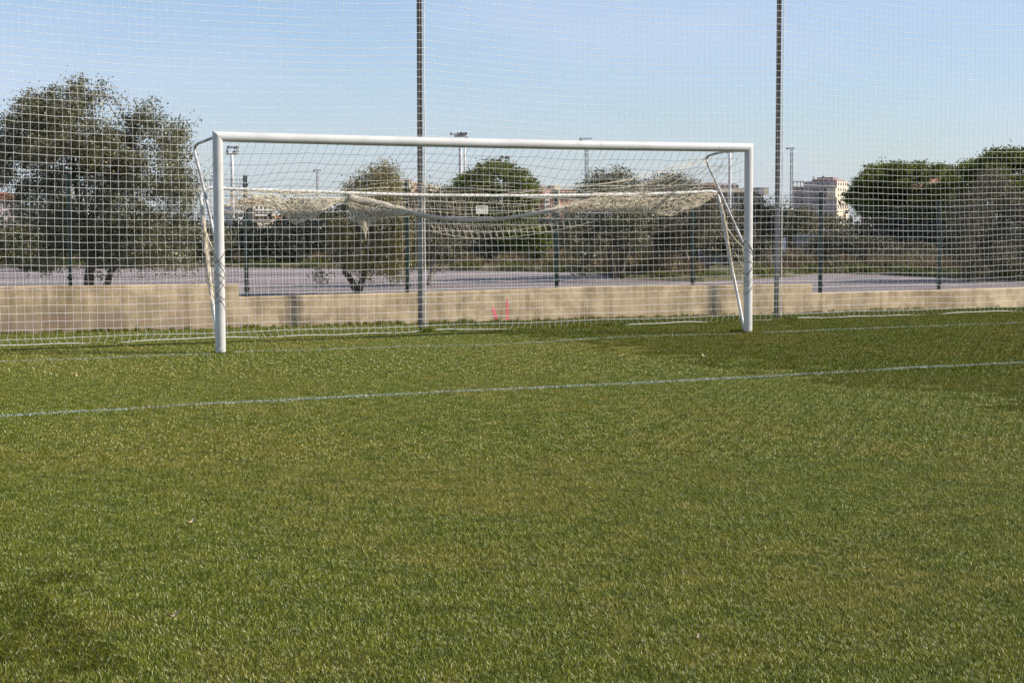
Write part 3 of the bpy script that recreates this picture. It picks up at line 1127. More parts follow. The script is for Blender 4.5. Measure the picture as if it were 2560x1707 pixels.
# gathered net on the side tubes of the frame
for s in (-1, 1):
    tp = [(s * GX, 0.66, 1.84), (s * GX, 0.55, 1.45), (s * GX, 0.42, 1.0), (s * GX, 0.28, 0.6), (s * GX, 0.16, 0.25)]
    wv = 0.062 if s < 0 else 0.042
    strand_bundle(bundle, tp, env([0, .12, .25, .6, 1], [wv * .3, wv * .7, wv * 1.25, wv * .9, wv * .3], [0, 0, 0, 0, 0]), 220 if s < 0 else 120, 0.003, (0.15, 0.7))
    # loose mesh between the tube and the post
    for k in range(34 if s < 0 else 26):
        z = random.uniform(0.45, 1.35)
        yb = 0.08 + 0.30 * z
        P_ = [(s * GX + random.uniform(-.03, .03), random.uniform(.06, yb), z + random.uniform(-.05, .05)) for _ in range(2)]
        a = (s * GX, yb, z)
        b = (s * GX, 0.06, z - random.uniform(-0.1, 0.3))
        bundle.tube(smooth_path([a, P_[0], P_[1], b], 5), 0.0018, 4, False)
    for k in range(12):
        z = random.uniform(0.7, 1.35)
        bundle.tube(smooth_path([(s * GX, 0.10, z), (s * GX + .01, 0.16, z - 0.15), (s * GX, 0.09, z - 0.3), (s * GX, 0.14, z - 0.5)], 5), 0.0018, 4, False)
    # diagonal tie from the frame to the post and cords wound round the post
    bundle.tube(smooth_path([(s * GX, 0.55, 1.47), (s * GX, 0.38, 1.32), (s * GX, 0.2, 1.2), (s * GX + 0.0, 0.07, 1.14)], 6), 0.0065, 6, False)
    for k in range(11):
        zc = 1.14 - k * 0.055 + random.uniform(-.012, .012)
        n = 26
        a = np.linspace(math.pi * 0.5, math.pi * 2.5, n)
        tilt = random.uniform(0.04, 0.11) * random.choice((-1, 1))
        rr = 1.04
        zz = zc + tilt * np.cos(a + random.uniform(-0.5, 0.5)) - 0.03 * (a - a[0]) / 6.28
        ties[s].tube(np.stack([s * GX + RA * rr * np.cos(a), RB * rr * np.sin(a), zz], -1), 0.0034 if k else 0.0065, 4, False)

# panel hanging under the bar down to the roll
roll_px = [(872, 496), (940, 508), (1000, 524), (1060, 539), (1130, 548), (1200, 550), (1270, 545), (1340, 534), (1400, 520), (1470, 503)]
RP = smooth_path(pxs(roll_px, BY - 0.02), 8)
rx, rz = RP[:, 0], RP[:, 2]
nu2, nv2 = 30, 4
x0_, x1_ = -1.15, 1.75
Q = np.zeros((nu2 + 1, nv2 + 1, 3))
for i in range(nu2 + 1):
    x = x0_ + (x1_ - x0_) * i / nu2
    zr = float(np.interp(x, rx, rz))
    for j in range(nv2 + 1):
        v = j / nv2
        Q[i, j] = (x + 0.02 * math.sin(v * 3 + i * .8), BY - 0.01 + 0.03 * math.sin(v * 3.1), float(barz(x)) * (1 - v) + zr * v)
Q += rng.normal(0, 0.006, Q.shape)
for i in range(nu2 + 1):
    net.tube(Q[i], CG, 4, False)
for j in range(1, nv2 + 1):
    net.tube(Q[:, j], CG, 4, False)
# second layer, wider spaced and skewed
for i in range(0, nu2):
    a, b = Q[i, 0], Q[min(nu2, i + 1), 4]
    net.tube(smooth_path([a, (a + b) / 2 + np.array([.03, .05, 0.0]), b], 4), CG, 4, False)
# slack strip below the roll
low_px = [(1058, 566), (1085, 580), (1150, 592), (1200, 597), (1280, 592), (1350, 583), (1450, 562), (1530, 538), (1600, 508)]
LP = smooth_path(pxs(low_px, BY - 0.06), 8)
for q in range(3):
    tt = (q + 1) / 3
    pts_ = []
    for x in np.linspace(-0.75, 2.3, 90):
        zr = float(np.interp(x, rx, rz))
        zl = float(np.interp(x, LP[:, 0], LP[:, 2]))
        pts_.append((x, BY - 0.02 - 0.05 * tt, zr + (zl - zr) * tt + 0.006 * math.sin(x * 40 + q)))
    net.tube(pts_, CG * 1.1, 4, False)
for i in range(34):
    x = -0.72 + i * 0.09
    if x > 2.2:
        break
    zr = float(np.interp(x - 0.05, rx, rz))
    zl = float(np.interp(x + 0.04, LP[:, 0], LP[:, 2]))
    pts_ = [(x - 0.05, BY - 0.02, zr), (x - .02, BY - .05, zr * .6 + zl * .4 + .01), (x + 0.02, BY - 0.07, zr * .25 + zl * .75), (x + 0.04, BY - 0.07, zl)]
    net.tube(smooth_path(pts_, 4), CG * 1.1, 4, False)
    pts_ = [(x + 0.0, BY - 0.03, zr), (x + .015, BY - .06, zr * .5 + zl * .5), (x + 0.04, BY - 0.07, zl)]
    net.tube(smooth_path(pts_, 4), CG, 4, False)
# helical wraps on the bar
a = np.arange(0, 2 * math.pi * 95, 0.7)
xh = np.linspace(-3.4, 3.4, len(a))
net.tube(np.stack([xh, BY + 0.022 * np.cos(a), barz(xh) + 0.022 * np.sin(a)], -1), 0.0018, 4, False)
nobj = net.build('goal_net', MAT['goalcord'], goal)
bundle.build('bunched_netting', MAT['goalcord'], nobj)
for s in (-1, 1):
    ties[s].build('post_tie', MAT['tiecord'], nobj)
mb = MB()
L_ = len(RP)
rr = np.interp(np.linspace(0, 1, L_), [0, .15, .35, .6, .8, 1], [.048, .040, .026, .022, .026, .02])
rr = rr * (1 + 0.10 * np.sin(np.arange(L_) * 1.3))
mb.tube(RP, rr, 12)
for k in range(46):
    a0 = random.uniform(0, 6.28)
    tw = random.uniform(3, 7)
    tt = np.linspace(0, 1, L_ * 2)
    C = np.stack([np.interp(tt, np.linspace(0, 1, L_), RP[:, q]) for q in range(3)], -1)
    r_ = np.interp(tt, np.linspace(0, 1, L_), rr) * 1.02
    a = a0 + tt * tw * 6.28 + 0.2 * snoise(len(tt), 4)
    C[:, 1] += np.cos(a) * r_
    C[:, 2] += np.sin(a) * r_
    mb.tube(C, 0.0022, 4, False)
mb.build('rolled_net', MAT['roll'], nobj)


# ------------------------------------------------------------------ leaves lying on the pitch
def leaf_obj(px, py, length, ang, mat, label, curl=0.01):
    P = ground_at(px, py)
    n = 7
    t_ = np.linspace(-1, 1, n)
    w = length * 0.14 * (1 - t_ ** 2) + 0.0012
    dx, dy = math.cos(ang), math.sin(ang)
    V = []
    for k in range(n):
        c = np.array([P[0] + dx * t_[k] * length / 2, P[1] + dy * t_[k] * length / 2, 0.024 + curl * (0.3 + t_[k] * 0.25) + curl * t_[k] ** 2])
        for s in (-1, 0, 1):
            V.append(c + np.array([-dy * w[k] * s, dx * w[k] * s, 0.004 * abs(s)]))
    Fq = []
    for k in range(n - 1):
        for s in (0, 1):
            a = k * 3 + s
            Fq.append((a, a + 1, a + 4, a + 3))
    V = np.array(V)
    V2 = V - np.array([0, 0, 0.0008])
    mb = MB()
    mb.add(V, Fq)
    mb.add(V2, [f[::-1] for f in Fq])
    o = mb.build('fallen_leaf', mat)
    return tag(o, label, 'leaf', 'fallen leaves on the pitch')


leaf_obj(476, 1322, 0.075, 0.55, MAT['deadleaf'], 'pale brown curled leaf on the lawn at the lower left, the farther of two', 0.02)
leaf_obj(434, 1561, 0.06, 0.3, MAT['deadleaf'], 'small tan leaf nearest the lower left corner of the lawn', 0.02)
leaf_obj(1746, 1616, 0.035, 0.9, MAT['deadleaf'], 'tiny orange brown leaf near the bottom right of the lawn', 0.012)
leaf_obj(1206, 986, 0.10, -0.55, MAT['yelleaf'], 'pale straw leaf lying just in front of the goal area line', 0.02)
leaf_obj(682, 915, 0.12, -0.4, MAT['yelleaf'], 'yellowish leaf just in front of the left goalpost', 0.015)
leaf_obj(194, 950, 0.06, 1.9, MAT['deadleaf'], 'pinkish brown leaf on the lawn far left between the lines', 0.03)
leaf_obj(1761, 899, 0.07, 1.9, MAT['yelleaf'], 'upright pale leaf in front of the right goalpost', 0.03)
leaf_obj(192, 1057, 0.05, 0.2, MAT['deadleaf'], 'small reddish leaf in front of the goal area line at left', 0.015)
leaf_obj(353, 1133, 0.05, 0.2, MAT['deadleaf'], 'reddish speck of a leaf on the open lawn at left', 0.015)
leaf_obj(835, 868, 0.06, 0.1, MAT['deadleaf'], 'orange leaf just behind the goal line inside the goal', 0.015)
leaf_obj(1550, 896, 0.10, 0.0, MAT['yelleaf'], 'pale fragment of leaf on the lawn before the goal mouth', 0.012)


# ------------------------------------------------------------------ trees and shrubs
def leaf_cloud(mb, C, size, elong=2.2, flat=0.0, bias=None):
    n = len(C)
    a = rng.normal(0, 1, (n, 3))
    a /= np.linalg.norm(a, axis=1)[:, None]
    b = rng.normal(0, 1, (n, 3))
    b -= (b * a).sum(1)[:, None] * a
    b /= np.linalg.norm(b, axis=1)[:, None]
    s = size * rng.uniform(0.6, 1.4, n)
    a *= (s * elong / 2)[:, None]
    b *= (s / 2)[:, None]
    V = np.stack([C - a, C + b, C + a, C - b], 1).reshape(-1, 3)
    Fq = (np.arange(n)[:, None] * 4 + np.array([[0, 1, 2, 3]]))
    r_ = rng.beta(2, 2.6, n)
    if bias is not None:
        r_ = np.clip(r_ + bias, 0, 1)
    mb.add(V, Fq, np.repeat(r_, 4))


def crown_points(blobs, n, clump=0.16, per=26, shell=0.45):
    """clumped leaf positions through ellipsoid blobs (centre, radii, weight)"""
    w = np.array([b[2] for b in blobs], float)
    w /= w.sum()
    nc = max(6, n // per)
    out_, clumps = [], []
    ks = rng.choice(len(blobs), nc, p=w)
    for k in ks:
        c, r, _ = blobs[k]
        d = rng.normal(0, 1, 3)
        d /= np.linalg.norm(d)
        rad = rng.random() ** shell
        cc = np.array(c) + d * rad * np.array(r)
        cc = cc + rng.normal(0, 0.05, 3) * np.array(r)
        clumps.append(cc)
        m = int(per * rng.uniform(0.5, 1.5))
        sc = clump * rng.uniform(0.6, 1.4)
        out_.append(cc + rng.normal(0, 1, (m, 3)) * sc * np.array([1, 1, 0.8]))
    bias = np.repeat(rng.normal(0, 0.08, nc), [len(o_) for o_ in out_])
    return np.concatenate(out_), np.array(clumps), bias


def branches(mb, start, clumps, n, r0, wob=0.15):
    if len(clumps) == 0:
        return
    for _ in range(n):
        e = clumps[rng.integers(len(clumps))]
        s = np.array(start[rng.integers(len(start))])
        m = s * 0.5 + e * 0.5 + rng.normal(0, wob, 3) * np.linalg.norm(e - s) * 0.5
        P = smooth_path([s, m, e], 5)
        mb.tube(P, np.linspace(r0, r0 * 0.15, len(P)), 5, False)


def tree(name, label, cat, base, trunks, blobs, nleaf, lsize, leaf, bark='bark', group=None, clump=0.16, per=26,
         nbr=30, brr=0.02, shell=0.45, elong=2.2, trunkname='trunk'):
    root = empty(name, base)
    tag(root, label, cat, group)
    P, cl, bias = crown_points(blobs, nleaf, clump, per, shell)
    P = P[P[:, 2] > 0.02]
    bias = bias[:len(P)]
    mb = MB()
    leaf_cloud(mb, P, lsize, elong, bias=bias)
    mb.build('crown', MAT[leaf], root, attr=True)
    mb = MB()
    tops = []
    for (pts_, ra, rb) in trunks:
        pp = smooth_path(pts_, 6)
        pp[1:-1] += rng.normal(0, ra * 0.12, pp[1:-1].shape)
        mb.tube(pp, np.linspace(ra, rb, len(pp)), 9)
        tops += [pp[-1], pp[len(pp) * 2 // 3]]
    if not tops:
        tops = [np.array(base)]
    branches(mb, tops, cl, nbr, brr)
    mb.build(trunkname, MAT[bark], root, smooth=True)
    return root


def blob(px, py, rx, ry, depth, dz=None, w=1.0):
    s = F_PX / depth
    r = (rx / s, (dz if dz is not None else rx / s), ry / s)
    # ellipsoid axes are world x, y, z; fine for round crowns
    return (at(px, py, depth), r, w * rx * ry)


def inside(poly, x, y):
    c = False
    n = len(poly)
    for i in range(n):
        x1, y1 = poly[i]
        x2, y2 = poly[(i + 1) % n]
        if (y1 > y) != (y2 > y) and x < (x2 - x1) * (y - y1) / (y2 - y1) + x1:
            c = not c
    return c


def pads(poly, n, rx, ry, D, dd, edge=1.0, ztop=None):
    """small foliage pads filling a crown outline, some sitting right on the outline"""
    xs_ = [p[0] for p in poly]
    ys_ = [p[1] for p in poly]
    out_ = []
    # along the outline
    P = np.array(poly + [poly[0]], float)
    seg = np.linalg.norm(np.diff(P, axis=0), axis=1)
    cum = np.concatenate([[0], np.cumsum(seg)])
    cx, cy = np.mean(xs_), np.mean(ys_)
    m = int(cum[-1] / (rx * 1.25) * edge)
    for d_ in np.linspace(0, cum[-1], m, endpoint=False):
        x = np.interp(d_ + random.uniform(-.3, .3) * rx, cum, P[:, 0])
        y = np.interp(d_, cum, P[:, 1])
        k = random.uniform(0.45, 1.0)
        v = np.array([cx - x, cy - y])
        v /= np.linalg.norm(v) + 1e-6
        a, b = rx * k * .8, ry * k * .8
        out_.append(blob(x + v[0] * a, y + v[1] * b, a, b, D + random.uniform(-dd, dd) * .5, w=1.25))
    while n > 0:
        x, y = random.uniform(min(xs_), max(xs_)), random.uniform(min(ys_), max(ys_))
        if not inside(poly, x, y):
            continue
        k = random.uniform(0.7, 1.35)
        out_.append(blob(x, y, rx * k, ry * k, D + random.uniform(-dd, dd), w=1.0))
        n -= 1
    return out_


SH = 'shrubs and trees beyond the road'

# big dark tree on the left
D = 37.0
bl = pads([(0, 325), (25, 316), (45, 300), (55, 270), (70, 250), (100, 243), (118, 264), (130, 238), (140, 220), (160, 240), (180, 214), (200, 203), (206, 236), (235, 238), (250, 224), (263, 216), (285, 238), (312, 255), (325, 292), (345, 290), (368, 276), (377, 300), (405, 298), (430, 303), (450, 330), (466, 348), (462, 400), (484, 440), (482, 600), (466, 660), (380, 668), (250, 655), (100, 660), (20, 600), (42, 500), (-30, 440), (-40, 330)],
          120, 46, 44, D, 1.5) + [blob(a_, b_, 8, 17, D, w=3.5) for a_, b_ in ((76, 250), (132, 230), (182, 212), (200, 204), (258, 218), (300, 246), (364, 280), (400, 300), (424, 306), (20, 312))]
tb = ground_at(223, 722)
b1, b2 = np.array([tb[0], tb[1], 0.0]), at(262, 712, D)
b2[2] = 0.0
b1 = at(221, 720, D); b1[2] = 0
tree('evergreen_oak', 'big broad dark grey-green evergreen tree at far left behind the fence', 'tree', tuple(b1),
     [([b1, at(224, 690, D), at(228, 640, D), at(215, 560, D)], 0.115, 0.07), ([b2, at(272, 694, D), at(290, 655, D), at(300, 590, D)], 0.075, 0.05),
      ([at(215, 570, D), at(190, 470, D), at(180, 330, D)], 0.06, 0.02), ([at(225, 560, D), at(290, 440, D), at(330, 350, D)], 0.05, 0.02)],
     bl, 110000, 0.026, 'oak', clump=0.10, per=50, nbr=150, brr=0.016, shell=0.5, elong=2.2)

# olive with forked trunk behind the wall
D = 38.5
bl = pads([(862, 494), (850, 472), (870, 448), (886, 443), (898, 468), (905, 430), (925, 417), (945, 425), (975, 418), (998, 424), (1001, 440), (985, 456), (1002, 478), (1012, 520), (1022, 600), (1016, 662), (962, 692), (900, 680), (850, 662), (828, 600), (840, 540)],
          34, 24, 20, D, 1.0) + [blob(800, 690, 26, 24, D, w=.5), blob(1000, 560, 22, 50, D, w=2.5), blob(985, 620, 25, 45, D, w=2.5)]
b = at(892, 732, D); b[2] = 0
tree('olive_tree', 'olive tree with forked dark trunk and sunlit yellow-green side left of the middle net pole', 'tree', tuple(b),
     [([b, at(884, 712, D), at(872, 690, D), at(860, 668, D), at(880, 600, D)], 0.085, 0.03), ([at(896, 725, D), at(906, 700, D), at(912, 675, D), at(930, 620, D), at(930, 540, D)], 0.075, 0.03),
      ([at(890, 600, D), at(900, 520, D), at(890, 450, D)], 0.03, 0.01)],
     bl, 30000, 0.022, 'lit', clump=0.09, per=30, nbr=90, brr=0.010, elong=2.8)

# crooked small pinkish-trunk tree
D = 44.0
b = at(1073, 697, D); b[2] = 0
bl = pads([(1020, 480), (1050, 468), (1090, 475), (1130, 490), (1160, 540), (1170, 610), (1130, 650), (1080, 640), (1030, 640), (1000, 580)], 20, 28, 24, D, 1.0)
tree('crooked_tree', 'small grey-brown tree with crooked pinkish trunk just right of the middle net pole', 'tree', tuple(b),
     [([b, at(1078, 680, D), at(1084, 650, D), at(1092, 600, D), at(1098, 540, D)], 0.07, 0.03), ([at(1076, 690, D), at(1100, 668, D), at(1110, 640, D), at(1102, 618, D)], 0.03, 0.012)],
     bl, 14000, 0.032, 'grey', bark='palebark', clump=0.15, nbr=50, brr=0.012)

# round green pine in the middle
D = 82.0
b = at(1235, 660, D); b[2] = 0
bl = pads([(1138, 458), (1160, 435), (1190, 428), (1205, 414), (1222, 407), (1246, 411), (1260, 420), (1272, 411), (1300, 421), (1316, 434), (1323, 456), (1331, 474), (1330, 600), (1280, 645), (1180, 645), (1150, 540), (1140, 482)],
          90, 26, 15, D, 2.5)
tree('stone_pine', 'rounded bright green pine rising above the middle of the crossbar net', 'tree', tuple(b),
     [([b, at(1237, 600, D), at(1240, 480, D)], 0.25, 0.1)], bl, 62000, 0.048, 'pine', clump=0.11, per=34, nbr=30, brr=0.04, shell=0.35, elong=3.0)

# dark olive with double trunk centre right
D = 48.0
b = at(1540, 686, D); b[2] = 0
bl = pads([(1453, 478), (1478, 445), (1492, 436), (1505, 450), (1520, 443), (1530, 464), (1545, 440), (1560, 427), (1578, 440), (1600, 447), (1608, 470), (1606, 550), (1600, 612), (1500, 622), (1410, 618), (1392, 570), (1405, 530), (1450, 512)],
          46, 27, 22, D, 1.5)
tree('olive_tree', 'dark olive with two thick grey stems right of the goal centre', 'tree', tuple(b),
     [([b, at(1530, 655, D), at(1520, 620, D), at(1500, 560, D)], 0.09, 0.04), ([at(1552, 684, D), at(1562, 650, D), at(1580, 600, D), at(1590, 540, D)], 0.08, 0.03)],
     bl, 34000, 0.030, 'oak', clump=0.10, nbr=80, brr=0.016)
# brown-grey olive with pale bare stems
D = 50.0
bl = pads([(1612, 478), (1640, 454), (1660, 440), (1690, 429), (1720, 440), (1746, 460), (1775, 476), (1792, 520), (1800, 600), (1740, 618), (1630, 616), (1603, 590)], 44, 26, 22, D, 1.4)
b = at(1690, 690, D); b[2] = 0
tree('olive_tree', 'brown-grey olive with several thin pale bare stems beside the right side of the goal', 'tree', tuple(b),
     [([b, at(1684, 660, D), at(1676, 625, D), at(1660, 560, D)], 0.035, 0.015), ([at(1700, 690, D), at(1696, 650, D), at(1690, 600, D)], 0.03, 0.015),
      ([at(1712, 690, D), at(1722, 655, D), at(1712, 620, D), at(1708, 560, D)], 0.03, 0.012), ([at(1660, 690, D), at(1652, 660, D), at(1640, 620, D)], 0.05, 0.03)],
     bl, 30000, 0.030, 'grey', bark='palebark', clump=0.11, nbr=60, brr=0.012)
# thin pale stem plants
D = 52.0
b = at(1775, 680, D); b[2] = 0
tree('shrub', 'thin shrub with twisted white stems in front of the blue grey cabinet', 'shrub', tuple(b),
     [([b, at(1770, 665, D), at(1776, 648, D), at(1786, 630, D)], 0.03, 0.015), ([at(1765, 682, D), at(1768, 655, D), at(1764, 620, D)], 0.02, 0.01)],
     [blob(1790, 600, 40, 35, D), blob(1830, 620, 30, 40, D)], 3500, 0.045, 'olive', bark='palebark', nbr=30, brr=0.01, trunkname='stems')
b = at(1462, 678, D); b[2] = 0
tree('shrub', 'dead white stem with few leaves at the road edge', 'shrub', tuple(b),
     [([b, at(1464, 660, D), at(1461, 645, D), at(1463, 632, D)], 0.022, 0.012)],
     [blob(1455, 672, 20, 10, D), blob(1475, 640, 18, 16, D)], 900, 0.045, 'olive', bark='palebark', nbr=10, brr=0.01, trunkname='stems')

# big umbrella pine on the right
D = 78.0
b = at(2230, 660, D); b[2] = 0
bl = pads([(2130, 480), (2142, 458), (2165, 454), (2172, 446), (2174, 420), (2190, 413), (2215, 418), (2228, 426), (2232, 412), (2262, 408), (2282, 424), (2292, 411), (2312, 416), (2330, 430), (2338, 414), (2365, 415), (2373, 428), (2400, 431), (2413, 450), (2412, 500), (2396, 515), (2380, 552), (2300, 560), (2200, 542), (2145, 522), (2134, 500)],
          110, 25, 12, D, 3.0)
tree('stone_pine', 'broad flat-topped pine with sunlit crown right of the pink apartment block', 'tree', tuple(b),
     [([b, at(2240, 600, D), at(2260, 500, D)], 0.3, 0.12), ([at(2236, 620, D), at(2200, 560, D), at(2180, 500, D)], 0.14, 0.05)],
     bl, 90000, 0.046, 'pine', clump=0.10, per=34, nbr=50, brr=0.05, shell=0.35, elong=3.0)
D = 72.0
b = at(2500, 670, D); b[2] = 0
bl = pads([(2412, 420), (2430, 404), (2452, 398), (2470, 404), (2472, 388), (2490, 378), (2512, 386), (2535, 380), (2560, 390), (2640, 384), (2660, 560), (2440, 520), (2420, 480), (2414, 442)], 80, 25, 13, D, 2.5)
tree('stone_pine', 'tall dark pine at the right edge above the brown-grey olive', 'tree', tuple(b),
     [([b, at(2505, 560, D), at(2510, 450, D)], 0.3, 0.12)], bl, 60000, 0.048, 'pine', clump=0.13, per=34, nbr=40, brr=0.05, shell=0.35, elong=3.0)
# brown-grey olive far right
D = 46.0
b = at(2478, 707, D); b[2] = 0
bl = pads([(2396, 520), (2420, 490), (2450, 462), (2480, 445), (2500, 450), (2520, 472), (2560, 468), (2660, 480), (2660, 680), (2560, 690), (2500, 680), (2450, 690), (2400, 680), (2388, 600)], 60, 30, 26, D, 1.6)
tree('olive_tree', 'large brown-grey olive with short grey trunk at the right edge', 'tree', tuple(b),
     [([b, at(2480, 690, D), at(2476, 660, D), at(2480, 600, D), at(2470, 520, D)], 0.10, 0.03), ([at(2474, 688, D), at(2462, 668, D), at(2456, 640, D), at(2452, 615, D)], 0.025, 0.012)],
     bl, 36000, 0.030, 'grey', clump=0.11, nbr=80, brr=0.014)

# shrubs along the verge (px, py, rx, ry, depth, leaves, material, label)
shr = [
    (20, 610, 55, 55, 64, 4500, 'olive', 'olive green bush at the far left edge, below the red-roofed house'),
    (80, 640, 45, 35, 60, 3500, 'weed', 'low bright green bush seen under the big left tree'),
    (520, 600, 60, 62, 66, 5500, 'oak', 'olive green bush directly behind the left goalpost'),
    (600, 600, 60, 60, 70, 5500, 'shaded', 'dark green bush behind the fence post right of the left goalpost'),
    (690, 610, 70, 65, 66, 6500, 'shaded', 'dark rounded bush left of the forked olive'),
    (770, 600, 60, 62, 70, 5500, 'shaded', 'dark bush behind the forked olive tree on its left side'),
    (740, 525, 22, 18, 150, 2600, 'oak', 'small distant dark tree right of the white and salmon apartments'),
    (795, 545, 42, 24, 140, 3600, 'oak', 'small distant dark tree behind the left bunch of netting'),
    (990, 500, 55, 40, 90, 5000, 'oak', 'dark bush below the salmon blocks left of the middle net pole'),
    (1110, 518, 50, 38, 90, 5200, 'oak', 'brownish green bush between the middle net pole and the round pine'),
    (1040, 610, 55, 55, 66, 5200, 'shaded', 'dark bush behind the crooked tree'),
    (1180, 620, 60, 50, 64, 5200, 'shaded', 'dark shrub under the left half of the round pine'),
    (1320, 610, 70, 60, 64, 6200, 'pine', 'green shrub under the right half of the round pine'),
    (1395, 590, 50, 48, 70, 5800, 'shaded', 'dark bush behind the fence post in the goal centre'),
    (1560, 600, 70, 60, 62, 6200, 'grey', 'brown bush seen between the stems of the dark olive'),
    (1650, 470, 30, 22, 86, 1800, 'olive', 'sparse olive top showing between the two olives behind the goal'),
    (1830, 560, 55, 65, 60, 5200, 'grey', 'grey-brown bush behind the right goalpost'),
    (1890, 540, 60, 60, 62, 5800, 'shaded', 'dark bush between the right goalpost and the right net pole'),
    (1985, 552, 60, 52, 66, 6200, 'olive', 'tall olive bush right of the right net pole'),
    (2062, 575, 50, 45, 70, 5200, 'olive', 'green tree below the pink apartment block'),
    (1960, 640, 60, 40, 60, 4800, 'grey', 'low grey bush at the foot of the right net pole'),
    (1900, 640, 50, 40, 60, 4200, 'shaded', 'low dark bush just right of the right goalpost'),
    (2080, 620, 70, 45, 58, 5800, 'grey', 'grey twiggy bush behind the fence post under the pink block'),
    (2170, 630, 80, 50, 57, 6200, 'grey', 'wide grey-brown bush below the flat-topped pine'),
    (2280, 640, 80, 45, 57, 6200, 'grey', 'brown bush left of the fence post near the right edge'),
    (2112, 602, 50, 42, 74, 5200, 'shaded', 'dark bush in front of the white lit building side'),
    (2230, 580, 80, 50, 74, 6200, 'shaded', 'black-green thicket under the flat-topped pine'),
    (2360, 590, 80, 60, 70, 6500, 'shaded', 'dark green thicket between the flat-topped pine and the right olive'),
    (2560, 650, 60, 50, 60, 4500, 'shaded', 'dark bush at the right edge beside the olive trunk'),
    (160, 560, 80, 60, 80, 5200, 'shaded', 'dark bush seen through the lower crown of the left tree'),
    (400, 600, 90, 60, 74, 6200, 'shaded', 'dark bush behind the right side of the left tree'),
    (300, 640, 80, 35, 64, 4800, 'shaded', 'low dark bush behind the slanting trunk of the left tree'),
    (870, 640, 60, 35, 66, 3800, 'shaded', 'low dark bush behind the fork of the olive'),
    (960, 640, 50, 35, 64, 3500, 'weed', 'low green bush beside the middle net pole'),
    (1740, 640, 50, 35, 64, 3200, 'shaded', 'low dark bush behind the pale stems beside the goal'),
]
for (px_, py_, rx_, ry_, dp, nl, mt, lab) in shr:
    b = at(px_, py_ + ry_ * 0.9, dp)
    b[2] = 0.1
    s_ = F_PX / dp
    bl = [blob(px_, py_ + ry_ * .2, rx_ * .8, ry_ * .7, dp, w=1.2)]
    for k in range(5):
        bl.append(blob(px_ + random.uniform(-.8, .8) * rx_, py_ + random.uniform(-.35, .6) * ry_, rx_ * random.uniform(.25, .5), ry_ * random.uniform(.25, .45), dp + random.uniform(-.5, .5)))
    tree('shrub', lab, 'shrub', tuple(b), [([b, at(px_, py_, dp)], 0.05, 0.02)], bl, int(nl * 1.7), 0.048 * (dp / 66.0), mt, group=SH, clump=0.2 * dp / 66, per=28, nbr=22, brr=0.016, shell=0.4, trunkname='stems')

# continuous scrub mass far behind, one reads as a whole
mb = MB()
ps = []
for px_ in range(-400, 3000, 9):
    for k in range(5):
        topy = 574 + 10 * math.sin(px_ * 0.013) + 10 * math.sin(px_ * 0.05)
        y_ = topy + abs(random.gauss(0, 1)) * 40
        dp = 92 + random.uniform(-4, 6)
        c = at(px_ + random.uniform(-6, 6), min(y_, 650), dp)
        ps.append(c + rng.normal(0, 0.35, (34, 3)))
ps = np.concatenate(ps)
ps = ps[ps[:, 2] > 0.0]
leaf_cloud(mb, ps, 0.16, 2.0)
tag(mb.build('far_scrub', MAT['shaded'], attr=True), 'dark continuous scrub closing the view behind the shrubs', 'scrub', kind='stuff')


# weeds and straw along the verge
def verge_plants(name, ranges, mat, label, hgt, dens):
    mb = MB()
    for (pa, pb, back0, back1, hs) in ranges:
        n = int(abs(pb - pa) * dens)
        px_ = rng.uniform(pa, pb, n)
        ex = np.interp(px_, [q[0] for q in edge_px], EDGE[:, 0])
        ey = np.interp(px_, [q[0] for q in edge_px], EDGE[:, 1])
        bk = rng.uniform(back0, back1, n)
        x, y = ex + dirv[0] * bk, ey + dirv[1] * bk
        hh = hgt * hs * rng.uniform(0.35, 1.1, n) * (0.75 + 0.35 * np.sin(px_ * 0.05) + 0.2 * np.sin(px_ * 0.19))
        hh = np.clip(hh, 0.03, 2)
        blades(mb, x, y, np.full(n, 0.02), hh, rng.uniform(.02, .05, n), (0, 0), rng.beta(2, 2.4, n), 0.45)
    return tag(mb.build(name, mat, attr=True), label, 'weeds', kind='stuff')


verge_plants('green_weeds', [(-500, 1500, 0.1, 4.0, 1), (1500, 1900, 0.3, 2.5, .7), (1900, 2350, 0.1, 4.0, 1.1), (2350, 3200, 0.2, 4, .8)], MAT['weed'], 'low green weeds along the far edge of the road', 0.26, 16)
verge_plants('dry_grass', [(1400, 1780, 2.0, 9.0, 1.2), (1960, 2100, 2.0, 8.0, 1.2), (-500, 1400, 3.0, 7.0, .8), (2100, 3000, 3.0, 8.0, .9)], MAT['straw'], 'dry straw-coloured grass behind the green weeds', 0.62, 11)

# ------------------------------------------------------------------ small things by the road
mb = MB()
c = at(1279, 668, 62.5)
for k in range(14):
    a = rng.normal(0, 0.10, 3)
    a[2] = abs(a[2]) * 0.6
    mb.box(c * np.array([1, 1, 0]) + np.array([0, 0, .12]) + a + np.array([k * 0.025, 0, -0.004 * k]), rng.uniform(0.05, 0.14, 3), random.uniform(0, 3))
tag(mb.build('plastic_bag', MAT['plastic']), 'crumpled white plastic bag at the road edge under the round pine', 'plastic bag')

